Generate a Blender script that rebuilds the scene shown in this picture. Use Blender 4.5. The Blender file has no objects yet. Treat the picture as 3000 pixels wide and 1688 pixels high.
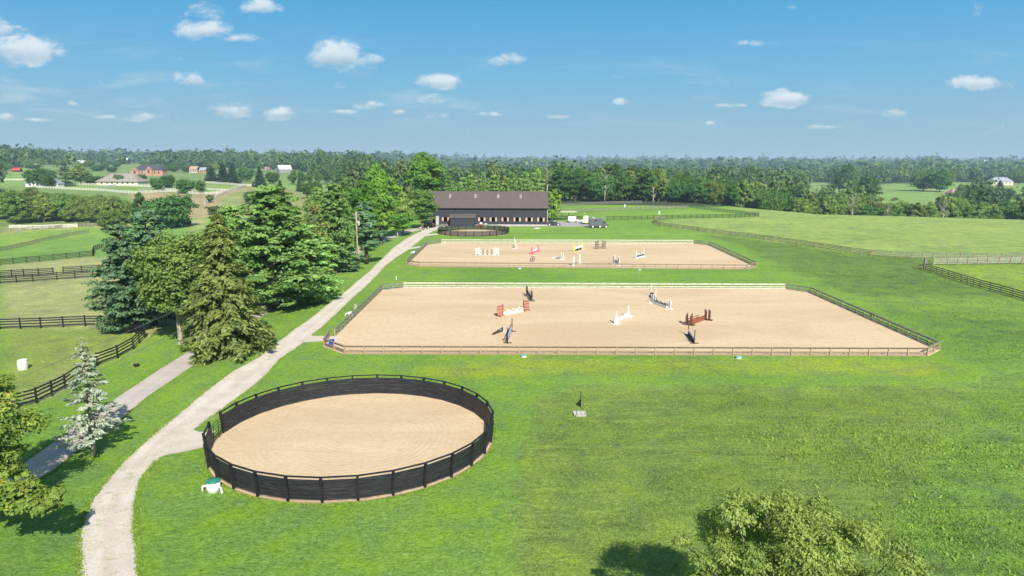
import bpy, math, random
import numpy as np
from math import sin, cos, tan, atan, radians, pi, hypot
from mathutils import Vector, Matrix

# ------------------------------------------------------------ camera, sky, sun
S = bpy.context.scene
COL = S.collection
CH, FPX, PITCH, ROLL = 20.0, 2070.0, math.atan(374/2070.0), 0.0035
cam = bpy.data.objects.new('camera', bpy.data.cameras.new('camera'))
COL.objects.link(cam)
cam.data.sensor_width = 36.0
cam.data.lens = 36.0*FPX/3000.0
cam.data.clip_start = 0.5; cam.data.clip_end = 40000
cam.location = (0, 0, CH)
cam.rotation_euler = (Matrix.Rotation(pi/2-PITCH, 3, 'X') @ Matrix.Rotation(ROLL, 3, 'Z')).to_euler()
S.camera = cam
SUN_EL, SUN_AZ = radians(38), radians(-18)       # shadows run 18 deg left of straight away
sd = Vector((sin(SUN_AZ), cos(SUN_AZ), 0))*cos(SUN_EL) + Vector((0, 0, -sin(SUN_EL)))
sun = bpy.data.objects.new('sun', bpy.data.lights.new('sun', 'SUN'))
COL.objects.link(sun)
sun.data.energy = 4.6; sun.data.angle = radians(0.5); sun.data.color = (1.0, 0.95, 0.86)
sun.rotation_euler = sd.to_track_quat('-Z', 'Y').to_euler()
S.view_settings.view_transform = 'Standard'; S.view_settings.look = 'None'
S.view_settings.exposure = 0.66; S.view_settings.gamma = 1.0
S.cycles.max_bounces = 5; S.cycles.diffuse_bounces = 2; S.cycles.transmission_bounces = 3
S.cycles.transparent_max_bounces = 6; S.cycles.volume_bounces = 0
S.cycles.use_adaptive_sampling = True

class NT:
    """small helper for node trees"""
    def __init__(s, t): s.t = t
    def n(s, typ, **kw):
        nd = s.t.nodes.new(typ)
        for k, v in kw.items():
            if k.startswith('i_'):
                nd.inputs[int(k[2:])].default_value = v
            else: setattr(nd, k, v)
        return nd
    def l(s, a, b): s.t.links.new(a, b)
    def m(s, op, a, b=None, c=None, clamp=False):
        nd = s.t.nodes.new('ShaderNodeMath'); nd.operation = op; nd.use_clamp = clamp
        for i, v in enumerate((a, b, c)):
            if v is None: continue
            if isinstance(v, (int, float)): nd.inputs[i].default_value = v
            else: s.l(v, nd.inputs[i])
        return nd.outputs[0]
    def mix(s, f, a, b, mode='MIX'):
        nd = s.t.nodes.new('ShaderNodeMix'); nd.data_type = 'RGBA'; nd.blend_type = mode
        for i, v in ((0, f), (6, a), (7, b)):
            if isinstance(v, (int, float)): nd.inputs[i].default_value = v
            elif isinstance(v, tuple): nd.inputs[i].default_value = v if len(v) == 4 else (*v, 1)
            else: s.l(v, nd.inputs[i])
        return nd.outputs[2]
    def sstep(s, v, a, b):
        nd = s.t.nodes.new('ShaderNodeMapRange'); nd.interpolation_type = 'SMOOTHSTEP'
        s.l(v, nd.inputs[0]); nd.inputs[1].default_value = a; nd.inputs[2].default_value = b
        return nd.outputs[0]
    def noise(s, vec, scale, detail=3, rough=0.5, dist=0.0):
        nd = s.t.nodes.new('ShaderNodeTexNoise')
        nd.inputs['Scale'].default_value = scale; nd.inputs['Detail'].default_value = detail
        nd.inputs['Roughness'].default_value = rough; nd.inputs['Distortion'].default_value = dist
        if vec is not None: s.l(vec, nd.inputs['Vector'])
        return nd.outputs[0]

def ray(px, py):
    x = (px-1500)/FPX; y = (844-py)/FPX
    x, y = cos(ROLL)*x-sin(ROLL)*y, sin(ROLL)*x+cos(ROLL)*y
    return x, cos(PITCH)+y*sin(PITCH), -sin(PITCH)+y*cos(PITCH)

W = bpy.data.worlds.new('World'); S.world = W; W.use_nodes = True
w = NT(W.node_tree); W.node_tree.nodes.clear()
sky = w.n('ShaderNodeTexSky', sky_type='NISHITA', sun_disc=False)
sky.sun_elevation = SUN_EL; sky.sun_rotation = SUN_AZ+pi
sky.altitude = 300; sky.air_density = 1.15; sky.dust_density = 0.6; sky.ozone_density = 2.2
tc = w.n('ShaderNodeTexCoord'); sep = w.n('ShaderNodeSeparateXYZ'); w.l(tc.outputs['Generated'], sep.inputs[0])
yy = w.m('MAXIMUM', sep.outputs[1], 0.02)
U = w.m('DIVIDE', sep.outputs[0], yy); V = w.m('DIVIDE', sep.outputs[2], yy)
cmb = w.n('ShaderNodeCombineXYZ'); w.l(U, cmb.inputs[0]); w.l(w.m('MULTIPLY', V, 1.7), cmb.inputs[1])
n1 = w.noise(cmb.outputs[0], 19, 10, 0.66, 0.35)
n2 = w.noise(cmb.outputs[0], 50, 6, 0.6)
CL = [(60,150,125,52,1),(30,88,65,34,.55),(611,93,82,32,.9),(690,112,70,17,.5),(611,38,60,32,.5),(763,22,66,28,.68),
 (980,165,82,48,1.05),(1083,182,55,26,.8),(559,236,60,24,.85),(1281,242,66,25,1),(1264,291,58,21,.7),(1083,309,46,17,.68),
 (815,334,62,22,1),(681,325,78,27,.78),(443,344,78,18,.6),(215,306,24,13,.7),(17,346,50,18,.95),(996,329,46,10,.8),
 (1171,329,20,11,.8),(1281,338,38,14,.65),(1427,335,44,9,.72),(1488,178,58,20,.8),(2312,293,76,26,1),(2296,268,26,18,.9),
 (2869,245,92,26,.85),(2079,361,18,9,.8),(1634,344,42,10,.65),(1815,297,34,14,.45),(2216,128,60,14,.35),(2129,309,56,9,.45),
 (1810,228,36,12,.35),(300,342,40,9,.45),(1372,378,16,6,.55),(2620,330,70,18,.4),(2400,372,60,8,.35),(110,352,60,7,.4)]
tot = None; hgt = None
for (cx, cy, a, b, s_) in CL:
    d = ray(cx, cy); u0, v0 = d[0]/d[1], d[2]/d[1]
    a_, b_ = a/FPX/1.0, b/FPX/1.0
    du = w.m('DIVIDE', w.m('SUBTRACT', U, u0), a_)
    dv = w.m('DIVIDE', w.m('SUBTRACT', V, v0), b_)
    low = w.m('MULTIPLY', w.m('LESS_THAN', dv, 0.0), 0.7)        # flatter underside
    dv2 = w.m('MULTIPLY', w.m('MULTIPLY', dv, dv), w.m('ADD', low, 1.0))
    q = w.m('SUBTRACT', s_, w.m('ADD', w.m('MULTIPLY', du, du), dv2))
    q = w.m('MAXIMUM', q, -1.0)
    hh = w.m('MULTIPLY', w.m('MAXIMUM', q, 0.0), dv)
    tot = q if tot is None else w.m('MAXIMUM', tot, q)
    hgt = hh if hgt is None else w.m('ADD', hgt, hh)
fb = w.m('ADD', w.m('MULTIPLY', w.m('SUBTRACT', n1, 0.5), 4.6), w.m('MULTIPLY', w.m('SUBTRACT', n2, 0.5), 1.3))
dens = w.sstep(w.m('ADD', tot, w.m('MULTIPLY', fb, 1.05)), -0.35, 1.05)
mpw = w.n('ShaderNodeMapping'); w.l(cmb.outputs[0], mpw.inputs[0]); mpw.inputs['Scale'].default_value = (.8, 2.6, 1); mpw.inputs['Location'].default_value = (.3, .1, 0)
thin = w.m('MULTIPLY', w.sstep(w.noise(mpw.outputs[0], 7, 8, .62, .5), .50, .80), w.m('MULTIPLY', w.sstep(V, .02, .06), w.m('SUBTRACT', 1.0, w.sstep(V, .10, .20))))
thin = w.m('MULTIPLY', thin, w.m('ADD', .35, w.m('MULTIPLY', w.sstep(U, .2, -.5), .5)))
dens = w.m('MAXIMUM', dens, thin)
front = w.m('GREATER_THAN', sep.outputs[1], 0.05)
dens = w.m('MULTIPLY', w.m('MULTIPLY', dens, 0.86), front)
lite = w.sstep(w.m('ADD', hgt, w.m('MULTIPLY', fb, 0.16)), -0.45, 0.4)
cloudc = w.mix(lite, (0.27, 0.37, 0.44), (0.52, 0.57, 0.59))
hsv = w.n('ShaderNodeHueSaturation'); w.l(sky.outputs[0], hsv.inputs['Color'])
hsv.inputs['Saturation'].default_value = 1.0; hsv.inputs['Hue'].default_value = 0.485
skyn = w.mix(1.0, hsv.outputs[0], (0.085, 0.085, 0.085), 'MULTIPLY')
rmp = w.n('ShaderNodeValToRGB'); w.l(w.m('MAXIMUM', sep.outputs[2], 0.0), rmp.inputs[0])
STOPS = [(0, (.235, .350, .430)), (.03, (.215, .340, .430)), (.06, (.185, .330, .440)), (.10, (.140, .320, .465)), (.16, (.092, .280, .475)), (.21, (.060, .252, .440)), (.34, (.035, .19, .42))]
rmp.color_ramp.elements[0].position = 0; rmp.color_ramp.elements[0].color = (*STOPS[0][1], 1)
rmp.color_ramp.elements[1].position = STOPS[-1][0]; rmp.color_ramp.elements[1].color = (*STOPS[-1][1], 1)
for p_, c_ in STOPS[1:-1]:
    e_ = rmp.color_ramp.elements.new(p_); e_.color = (*c_, 1)
skys = w.mix(w.sstep(sep.outputs[2], .24, .5), rmp.outputs[0], skyn)
bg = w.n('ShaderNodeBackground'); w.l(w.mix(dens, skys, cloudc), bg.inputs[0]); bg.inputs[1].default_value = 1.0
wo = w.n('ShaderNodeOutputWorld'); w.l(bg.outputs[0], wo.inputs[0])
W.cycles.sampling_method = 'MANUAL'; W.cycles.sample_map_resolution = 512

# ------------------------------------------------------------ terrain
def sm(a, b, x):
    t = np.clip((x-a)/(b-a), 0, 1); return t*t*(3-2*t)
_d = np.arange(0, 9300, 2.0)
def table(xs, ys, k):
    v = np.interp(_d, xs, ys); kk = np.ones(k)/k
    return np.convolve(np.pad(v, k//2, mode='edge'), kk, 'same')[k//2:k//2+len(v)]
LP = table([0,90,170,240,310,440,700,1100,1600,2500,9300], [0,0,-2.6,-6.5,-6.5,1,1.5,5.5,9.5,14,10], 21)
RP = table([0,1400,2500,4500,9300], [-13,-11,-6,-4,-8], 61)
CU = np.array([-1.2,-.5,-.15,0,.17,.27,.32,.43,.72,1.15,2.5]); CD = np.array([430,430,410,385,362,345,322,290,302,345,420])
def terr(x, y):
    x = np.asarray(x, float); y = np.asarray(y, float)
    D = np.hypot(x, y)
    wl = sm(0, 1, (-x-45-0.03*D)/(70+0.1*D))
    zl = np.interp(D, _d, LP)
    u = x/np.maximum(y, 1.0)
    sdd = D-np.interp(u, CU, CD)
    zr = np.interp(D, _d, RP)*sm(0, 110, sdd)
    z = zl*wl+zr*(1-wl)
    far = sm(420, 1600, D)
    z = z+far*(3.0*np.sin(x/210+1.3)*np.cos(y/260)+2.5*np.sin((x+y)/420+.7)+2.0*np.cos(x/95-y/170))
    z = z+sm(2500, 5000, D)*10*np.exp(-((u-.78)/.10)**2)
    return z
def tz(x, y): return float(terr(x, y))
_T = np.concatenate([np.arange(10, 600, 1.5), np.geomspace(600, 9000, 500)])
def at(px, py, up=0.0):
    d = ray(px, py)
    X, Y, Z = d[0]*_T, d[1]*_T, CH+d[2]*_T
    g = Z-terr(X, Y)-up
    i = np.argmax(g < 0)
    if g[i] >= 0: i = len(_T)-1
    a, b = (_T[i-1], _T[i]) if i > 0 else (_T[0], _T[1])
    ga, gb = (g[i-1], g[i]) if i > 0 else (g[0], g[1])
    t = a+(b-a)*ga/(ga-gb) if ga != gb else b
    x, y = d[0]*t, d[1]*t
    return Vector((x, y, tz(x, y)))
def atD(px, D):
    """ground point seen in column px at ground distance D along y"""
    dep = D*cos(PITCH)+CH*sin(PITCH)
    x = (px-1500)/FPX*dep
    return Vector((x, D, tz(x, D)))
def hpx(p, ytop):
    """height of a thing standing at p whose top shows at row ytop"""
    a = PITCH-atan((844-ytop+ (p.x/p.y)*FPX*ROLL)/FPX)
    return CH-p.y*tan(a)-p.z
def wpx(p, wpix, z=0):
    return wpix/FPX*(p.y*cos(PITCH)+(CH-p.z-z)*sin(PITCH))

# ------------------------------------------------------------ object helpers
def link(o): COL.objects.link(o); return o
def tag(o, label=None, cat=None, group=None, kind=None):
    if label: o['label'] = label
    if cat: o['category'] = cat
    if group: o['group'] = group
    if kind: o['kind'] = kind
    return o
def empty(name, loc, rz=0, label=None, cat=None, group=None):
    o = link(bpy.data.objects.new(name, None)); o.location = loc; o.rotation_euler = (0, 0, rz)
    o.empty_display_size = 0.3
    return tag(o, label, cat, group)
def copyo(src, parent, loc=None, rz=None):
    o = src.copy(); link(o); o.parent = parent
    if loc is not None: o.location = loc
    if rz is not None: o.rotation_euler = (0, 0, rz)
    return o
class MB:
    def __init__(s): s.v = []; s.f = []; s.mi = []; s.cur = 0; s.smooth = False; s.sm = []
    def add(s, vs, fs):
        k = len(s.v); s.v += [tuple(v) for v in vs]
        for f in fs: s.f.append(tuple(i+k for i in f)); s.mi.append(s.cur); s.sm.append(s.smooth)
        return s
    def box(s, c, d, rz=0, M=None):
        hx, hy, hz = d[0]/2, d[1]/2, d[2]/2
        vs = [Vector((x*hx, y*hy, z*hz)) for z in (-1, 1) for x, y in ((-1, -1), (1, -1), (1, 1), (-1, 1))]
        R = M if M is not None else Matrix.Rotation(rz, 3, 'Z')
        vs = [R @ v+Vector(c) for v in vs]
        return s.add(vs, [(3, 2, 1, 0), (4, 5, 6, 7), (0, 1, 5, 4), (1, 2, 6, 5), (2, 3, 7, 6), (3, 0, 4, 7)])
    def beam(s, a, b, wd, ht, tilt=0):
        a, b = Vector(a), Vector(b); d = b-a; L = d.length
        if L < 1e-6: return s
        X = d/L; Y = Vector((0, 0, 1)).cross(X)
        if Y.length < 1e-4: Y = Vector((0, 1, 0))
        Y.normalize(); Z = X.cross(Y)
        R = Matrix((X, Y, Z)).transposed()
        return s.box((a+b)/2, (L, wd, ht), M=R)
    def tube(s, a, b, r1, r2=None, n=8, cap=True):
        a, b = Vector(a), Vector(b); r2 = r1 if r2 is None else r2
        d = (b-a).normalized(); X = d.orthogonal().normalized(); Y = d.cross(X)
        vs = []
        for p, r in ((a, r1), (b, r2)):
            for i in range(n): t = 2*pi*i/n; vs.append(p+X*(r*cos(t))+Y*(r*sin(t)))
        fs = [(i, (i+1) % n, n+(i+1) % n, n+i) for i in range(n)]
        if cap: fs += [tuple(range(n-1, -1, -1)), tuple(range(n, 2*n))]
        return s.add(vs, fs)
    def path(s, ps, rs, n=7):
        for i in range(len(ps)-1): s.tube(ps[i], ps[i+1], rs[i], rs[i+1], n, cap=(i == len(ps)-2 or i == 0))
        return s
    def lathe(s, prof, c=(0, 0, 0), n=16):
        c = Vector(c); vs = []; fs = []
        for r, z in prof:
            for i in range(n): t = 2*pi*i/n; vs.append(c+Vector((r*cos(t), r*sin(t), z)))
        for k in range(len(prof)-1):
            for i in range(n): fs.append((k*n+i, k*n+(i+1) % n, (k+1)*n+(i+1) % n, (k+1)*n+i))
        fs.append(tuple(range(n-1, -1, -1))); fs.append(tuple(range((len(prof)-1)*n, len(prof)*n)))
        return s.add(vs, fs)
    def prism(s, prof, y0, y1, axis='y'):
        """prof in (x,z), extruded along y"""
        n = len(prof)
        if axis == 'y': vs = [(x, y0, z) for x, z in prof]+[(x, y1, z) for x, z in prof]
        else: vs = [(y0, x, z) for x, z in prof]+[(y1, x, z) for x, z in prof]
        fs = [tuple(range(n)), tuple(range(2*n-1, n-1, -1))]+[(i, n+i, n+(i+1) % n, (i+1) % n) for i in range(n)]
        return s.add(vs, fs)
    def obj(s, name, mats, parent=None, org=None, bevel=0):
        if not isinstance(mats, (list, tuple)): mats = [mats]
        me = bpy.data.meshes.new(name)
        v = s.v if org is None else [(a-org[0], b-org[1], c-org[2]) for a, b, c in s.v]
        me.from_pydata(v, [], s.f); 
        for m in mats: me.materials.append(m)
        me.polygons.foreach_set('material_index', s.mi)
        me.polygons.foreach_set('use_smooth', s.sm); me.update()
        o = link(bpy.data.objects.new(name, me)); o.parent = parent
        if bevel:
            md = o.modifiers.new('bevel', 'BEVEL'); md.width = bevel; md.segments = 2; md.limit_method = 'ANGLE'
        return o
def quadmesh(name, v, mat, tint=None, tris=False, smooth=False):
    """v: (n*4,3) array of independent quads"""
    k = 4; n = len(v)//k
    me = bpy.data.meshes.new(name)
    me.vertices.add(len(v)); me.vertices.foreach_set('co', np.ascontiguousarray(v, dtype=np.float32).ravel())
    me.loops.add(len(v)); me.loops.foreach_set('vertex_index', np.arange(len(v), dtype=np.int32))
    me.polygons.add(n); me.polygons.foreach_set('loop_start', np.arange(0, n*k, k, dtype=np.int32))
    try: me.polygons.foreach_set('loop_total', np.full(n, k, dtype=np.int32))
    except Exception: pass
    if tint is not None:
        a = me.attributes.new('tint', 'FLOAT', 'FACE'); a.data.foreach_set('value', tint.astype(np.float32))
    me.materials.append(mat); me.update(calc_edges=True)
    return me
NW = ['zeroth','first','second','third','fourth','fifth','sixth','seventh','eighth','ninth','tenth','eleventh','twelfth','thirteenth','fourteenth','fifteenth','sixteenth','seventeenth','eighteenth','nineteenth']
TENS = {2:'twenty',3:'thirty',4:'forty',5:'fifty',6:'sixty',7:'seventy',8:'eighty',9:'ninety'}
def ordw(n):
    if n < 20: return NW[n]
    if n >= 100: return 'hundred and '+ordw(n-100) if n > 100 else 'hundredth'
    t, u = divmod(n, 10)
    return (TENS[t][:-1]+'ieth') if u == 0 else TENS[t]+'-'+NW[u]

# ------------------------------------------------------------ materials
def pmat(name, c1, c2=None, scale=2.0, rough=0.8, bump=0.0, stretch=(1, 1, 1), detail=4, metal=0.0, spec=0.3, lo=.35, hi=.65, c3=None, s3=20, f3=.5):
    m = bpy.data.materials.new(name); m.use_nodes = True; t = NT(m.node_tree)
    b = m.node_tree.nodes['Principled BSDF']
    b.inputs['Roughness'].default_value = rough; b.inputs['Metallic'].default_value = metal
    b.inputs['Specular IOR Level'].default_value = spec
    if c2 is None: c2 = tuple(x*.82 for x in c1)
    tcn = t.n('ShaderNodeTexCoord'); mp = t.n('ShaderNodeMapping'); t.l(tcn.outputs['Object'], mp.inputs[0]); mp.inputs['Scale'].default_value = stretch
    nz = t.noise(mp.outputs[0], scale, detail, .6)
    col = t.mix(t.sstep(nz, lo, hi), c1, c2)
    if c3 is not None:
        col = t.mix(t.m('MULTIPLY', t.sstep(t.noise(mp.outputs[0], s3, 3), .5, .72), f3), col, c3)
    t.l(col, b.inputs['Base Color'])
    if bump:
        bp = t.n('ShaderNodeBump'); bp.inputs['Strength'].default_value = bump; bp.inputs['Distance'].default_value = .05
        t.l(nz, bp.inputs['Height']); t.l(bp.outputs[0], b.inputs['Normal'])
    return m
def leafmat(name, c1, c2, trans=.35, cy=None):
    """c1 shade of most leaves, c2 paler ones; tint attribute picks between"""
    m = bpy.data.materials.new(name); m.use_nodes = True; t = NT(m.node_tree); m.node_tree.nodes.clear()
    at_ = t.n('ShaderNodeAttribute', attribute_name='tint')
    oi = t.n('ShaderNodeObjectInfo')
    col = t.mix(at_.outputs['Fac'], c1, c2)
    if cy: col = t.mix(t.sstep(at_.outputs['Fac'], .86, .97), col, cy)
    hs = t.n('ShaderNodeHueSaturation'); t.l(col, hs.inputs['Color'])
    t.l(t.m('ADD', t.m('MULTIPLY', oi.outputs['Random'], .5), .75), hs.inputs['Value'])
    t.l(t.m('ADD', t.m('MULTIPLY', t.m('FRACT', t.m('MULTIPLY', oi.outputs['Random'], 7.31)), .035), .482), hs.inputs['Hue'])
    d = t.n('ShaderNodeBsdfDiffuse'); tr = t.n('ShaderNodeBsdfTranslucent'); t.l(hs.outputs[0], d.inputs[0])
    t.l(t.mix(1.0, hs.outputs[0], (1.0, 1.15, .6), 'MULTIPLY'), tr.inputs[0])
    mx = t.n('ShaderNodeMixShader'); mx.inputs[0].default_value = trans
    t.l(d.outputs[0], mx.inputs[1]); t.l(tr.outputs[0], mx.inputs[2])
    gl = t.n('ShaderNodeBsdfGlossy'); gl.inputs['Roughness'].default_value = .6; gl.inputs[0].default_value = (.6, .6, .6, 1)
    m2 = t.n('ShaderNodeMixShader'); m2.inputs[0].default_value = .025
    t.l(mx.outputs[0], m2.inputs[1]); t.l(gl.outputs[0], m2.inputs[2])
    o = t.n('ShaderNodeOutputMaterial'); t.l(m2.outputs[0], o.inputs[0])
    return m
BLACKWOOD = pmat('black_paint', (.013, .014, .017), (.024, .025, .029), 3, .55, .2, (1, 1, 6), c3=(.07, .065, .06), s3=9, f3=.35)
BLACKPOST = pmat('black_post_paint', (.010, .010, .012), (.02, .02, .022), 3, .6)
PENWOOD = pmat('pen_paint_with_sheen', (.012, .013, .016), (.040, .042, .048), 2.2, .5, .3, (.35, .35, 9), lo=.42, hi=.75, c3=(.13, .12, .11), s3=5, f3=.30)  # black board paint; paler streaks put the boards' reflections into the colour
DUSTW = pmat('dusty_board', (.30, .24, .17), (.16, .13, .10), 3, .9)
TANWOOD = pmat('weathered_wood', (.36, .27, .19), (.22, .16, .11), 4, .85, .2, (1, 1, 4))
TANPOST = pmat('treated_post', (.40, .30, .20), (.27, .19, .12), 4, .85, .2)
PALEWOOD = pmat('pale_board', (.62, .60, .50), (.46, .45, .37), 2.5, .8, .1)
GREYRAIL = pmat('grey_board', (.22, .205, .17), (.13, .12, .10), 2.5, .85, .1)
GREYGREEN = pmat('grey_green_board', (.22, .23, .20), (.13, .14, .12), 2.5, .8, .1)
WHITE = pmat('white_paint', (.82, .82, .80), (.70, .70, .68), 5, .5)
WHITEF = pmat('white_fence_paint', (.70, .68, .60), (.52, .50, .43), 5, .6)
GREEN_P = pmat('green_plastic', (.03, .17, .12), (.05, .24, .18), 4, .4)
TEAL_P = pmat('teal_plastic', (.10, .38, .33), (.15, .45, .40), 4, .4)
BARK = pmat('bark', (.17, .13, .10), (.08, .065, .05), 6, .95, .6, (1, 1, .3))
BARKP = pmat('pale_bark', (.42, .37, .30), (.22, .18, .14), 5, .95, .5, (1, 1, .4))
LF = dict(
 oak=leafmat('oak_leaf', (0.104, 0.188, 0.037), (0.268, 0.377, 0.091)),
 maple=leafmat('maple_leaf', (0.073, 0.195, 0.020), (0.207, 0.377, 0.049)),
 dark=leafmat('dark_leaf', (0.055, 0.132, 0.027), (0.140, 0.258, 0.055)),
 olive=leafmat('olive_leaf', (0.134, 0.188, 0.043), (0.305, 0.352, 0.104)),
 ash=leafmat('ash_leaf', (.100, .175, .030), (.37, .44, .11), .4),
 tulip=leafmat('tulip_leaf', (.095, .175, .028), (.25, .36, .065), .35, (.46, .42, .06)),
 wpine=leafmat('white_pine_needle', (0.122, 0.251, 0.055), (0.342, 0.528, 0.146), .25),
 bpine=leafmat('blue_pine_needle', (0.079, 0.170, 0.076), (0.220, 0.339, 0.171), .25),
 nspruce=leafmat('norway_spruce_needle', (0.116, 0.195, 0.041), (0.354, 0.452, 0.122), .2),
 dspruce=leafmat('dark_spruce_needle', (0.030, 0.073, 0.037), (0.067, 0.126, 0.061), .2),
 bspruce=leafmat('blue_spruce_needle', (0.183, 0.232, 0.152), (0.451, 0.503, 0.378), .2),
 lime=leafmat('lime_leaf', (0.110, 0.251, 0.027), (0.268, 0.452, 0.061)),
)

# ------------------------------------------------------------ ground
def in_poly(P, x, y):
    c = np.zeros(x.shape, bool); n = len(P)
    for i in range(n):
        x1, y1 = P[i]; x2, y2 = P[(i+1) % n]
        if y1 == y2: continue
        cond = ((y1 > y) != (y2 > y)) & (x < (x2-x1)*(y-y1)/(y2-y1)+x1)
        c ^= cond
    return c
def wp(pts): return [(at(a, b).x, at(a, b).y) for a, b in pts]
LUSH, MID, ROUGH, FIELD = (.122, .218, .030), (.125, .20, .030), (.125, .188, .036), (.178, .250, .058)
PADD, YEL, BRWN, WOODF, FARG = (.235, .255, .090), (.165, .235, .028), (.24, .20, .095), (.035, .055, .02), (.14, .22, .05)
ZONES = [   # polygons in photo rows/columns, laid onto the terrain; colour, roughness
 ([(0,1688),(0,600),(300,640),(620,640),(700,700),(640,800),(600,930),(430,985),(150,1150),(0,1215)], PADD, .5),
 ([(0,735),(120,705),(260,680),(430,650),(560,665),(560,760),(280,752),(0,776)], (.125,.225,.04), .4),
 ([(0,683),(280,665),(300,680),(0,735)], (.15,.24,.04), .6),
 ([(0,995),(0,968),(340,958),(420,985),(150,1110),(0,1190)], (.16,.225,.045), .6),
 ([(1560,1175),(1700,1130),(3000,1130),(3400,1250),(3400,1900),(1500,1900),(1500,1500)], ROUGH, .9),
 ([(2880,1100),(3400,1080),(3400,1900),(2500,1900),(2650,1500)], (.112,.195,.034), 1.0),
 ([(1180,1085),(1500,1050),(2660,1056),(2800,1075),(2700,1100),(1800,1092),(1250,1110)], YEL, .6),
 ([(2170,720),(2280,780),(2500,865),(2780,872),(3300,900),(3300,770),(2730,760),(2500,745),(2300,712),(2100,690),(2060,690)], (.088,.148,.030), 1.0),
 ([(2500,865),(3300,880),(3300,1100),(2850,1060),(2750,985),(2620,930)], (.12,.205,.032), .7),
 ([(2560,905),(3200,960),(3200,1010),(2860,985)], (.10,.175,.03), .8),
 ([(1920,652),(2000,672),(2200,697),(2500,742),(2730,757),(3300,758),(3300,640),(2400,618),(2130,606),(2225,634),(1990,641)], FIELD, .9),
 ([(2734,777),(3300,770),(3300,960),(3000,876),(2820,826),(2712,793)], (.16,.24,.035), .9),
]
FIELDS = [  # open ground beyond the woods: no forest trees here
 [(0,492),(85,492),(85,523),(0,523)], [(0,528),(82,528),(72,549),(0,549)],
 [(190,540),(330,541),(300,560),(180,556)], [(330,543),(460,547),(430,566),(330,562)],
 [(600,537),(722,545),(700,560),(640,580),(600,570)],
 [(380,562),(600,569),(730,546),(960,545),(980,600),(870,660),(600,640),(480,640),(400,620)],
 [(740,533),(990,540),(990,560),(740,560)],
 [(1040,486),(1190,484),(1215,500),(1215,522),(1050,510)], [(735,474),(800,474),(800,480),(735,480)],
 [(2338,534),(2440,536),(2470,560),(2352,562)], [(2560,566),(2735,562),(2745,600),(2575,600)],
 [(2590,538),(2700,538),(2700,560),(2580,560)], [(2740,534),(3300,534),(3300,560),(2740,556)],
 [(2850,556),(3300,548),(3300,600),(2860,595)],
]
FIELDW = [wp(f) for f in FIELDS]
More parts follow.
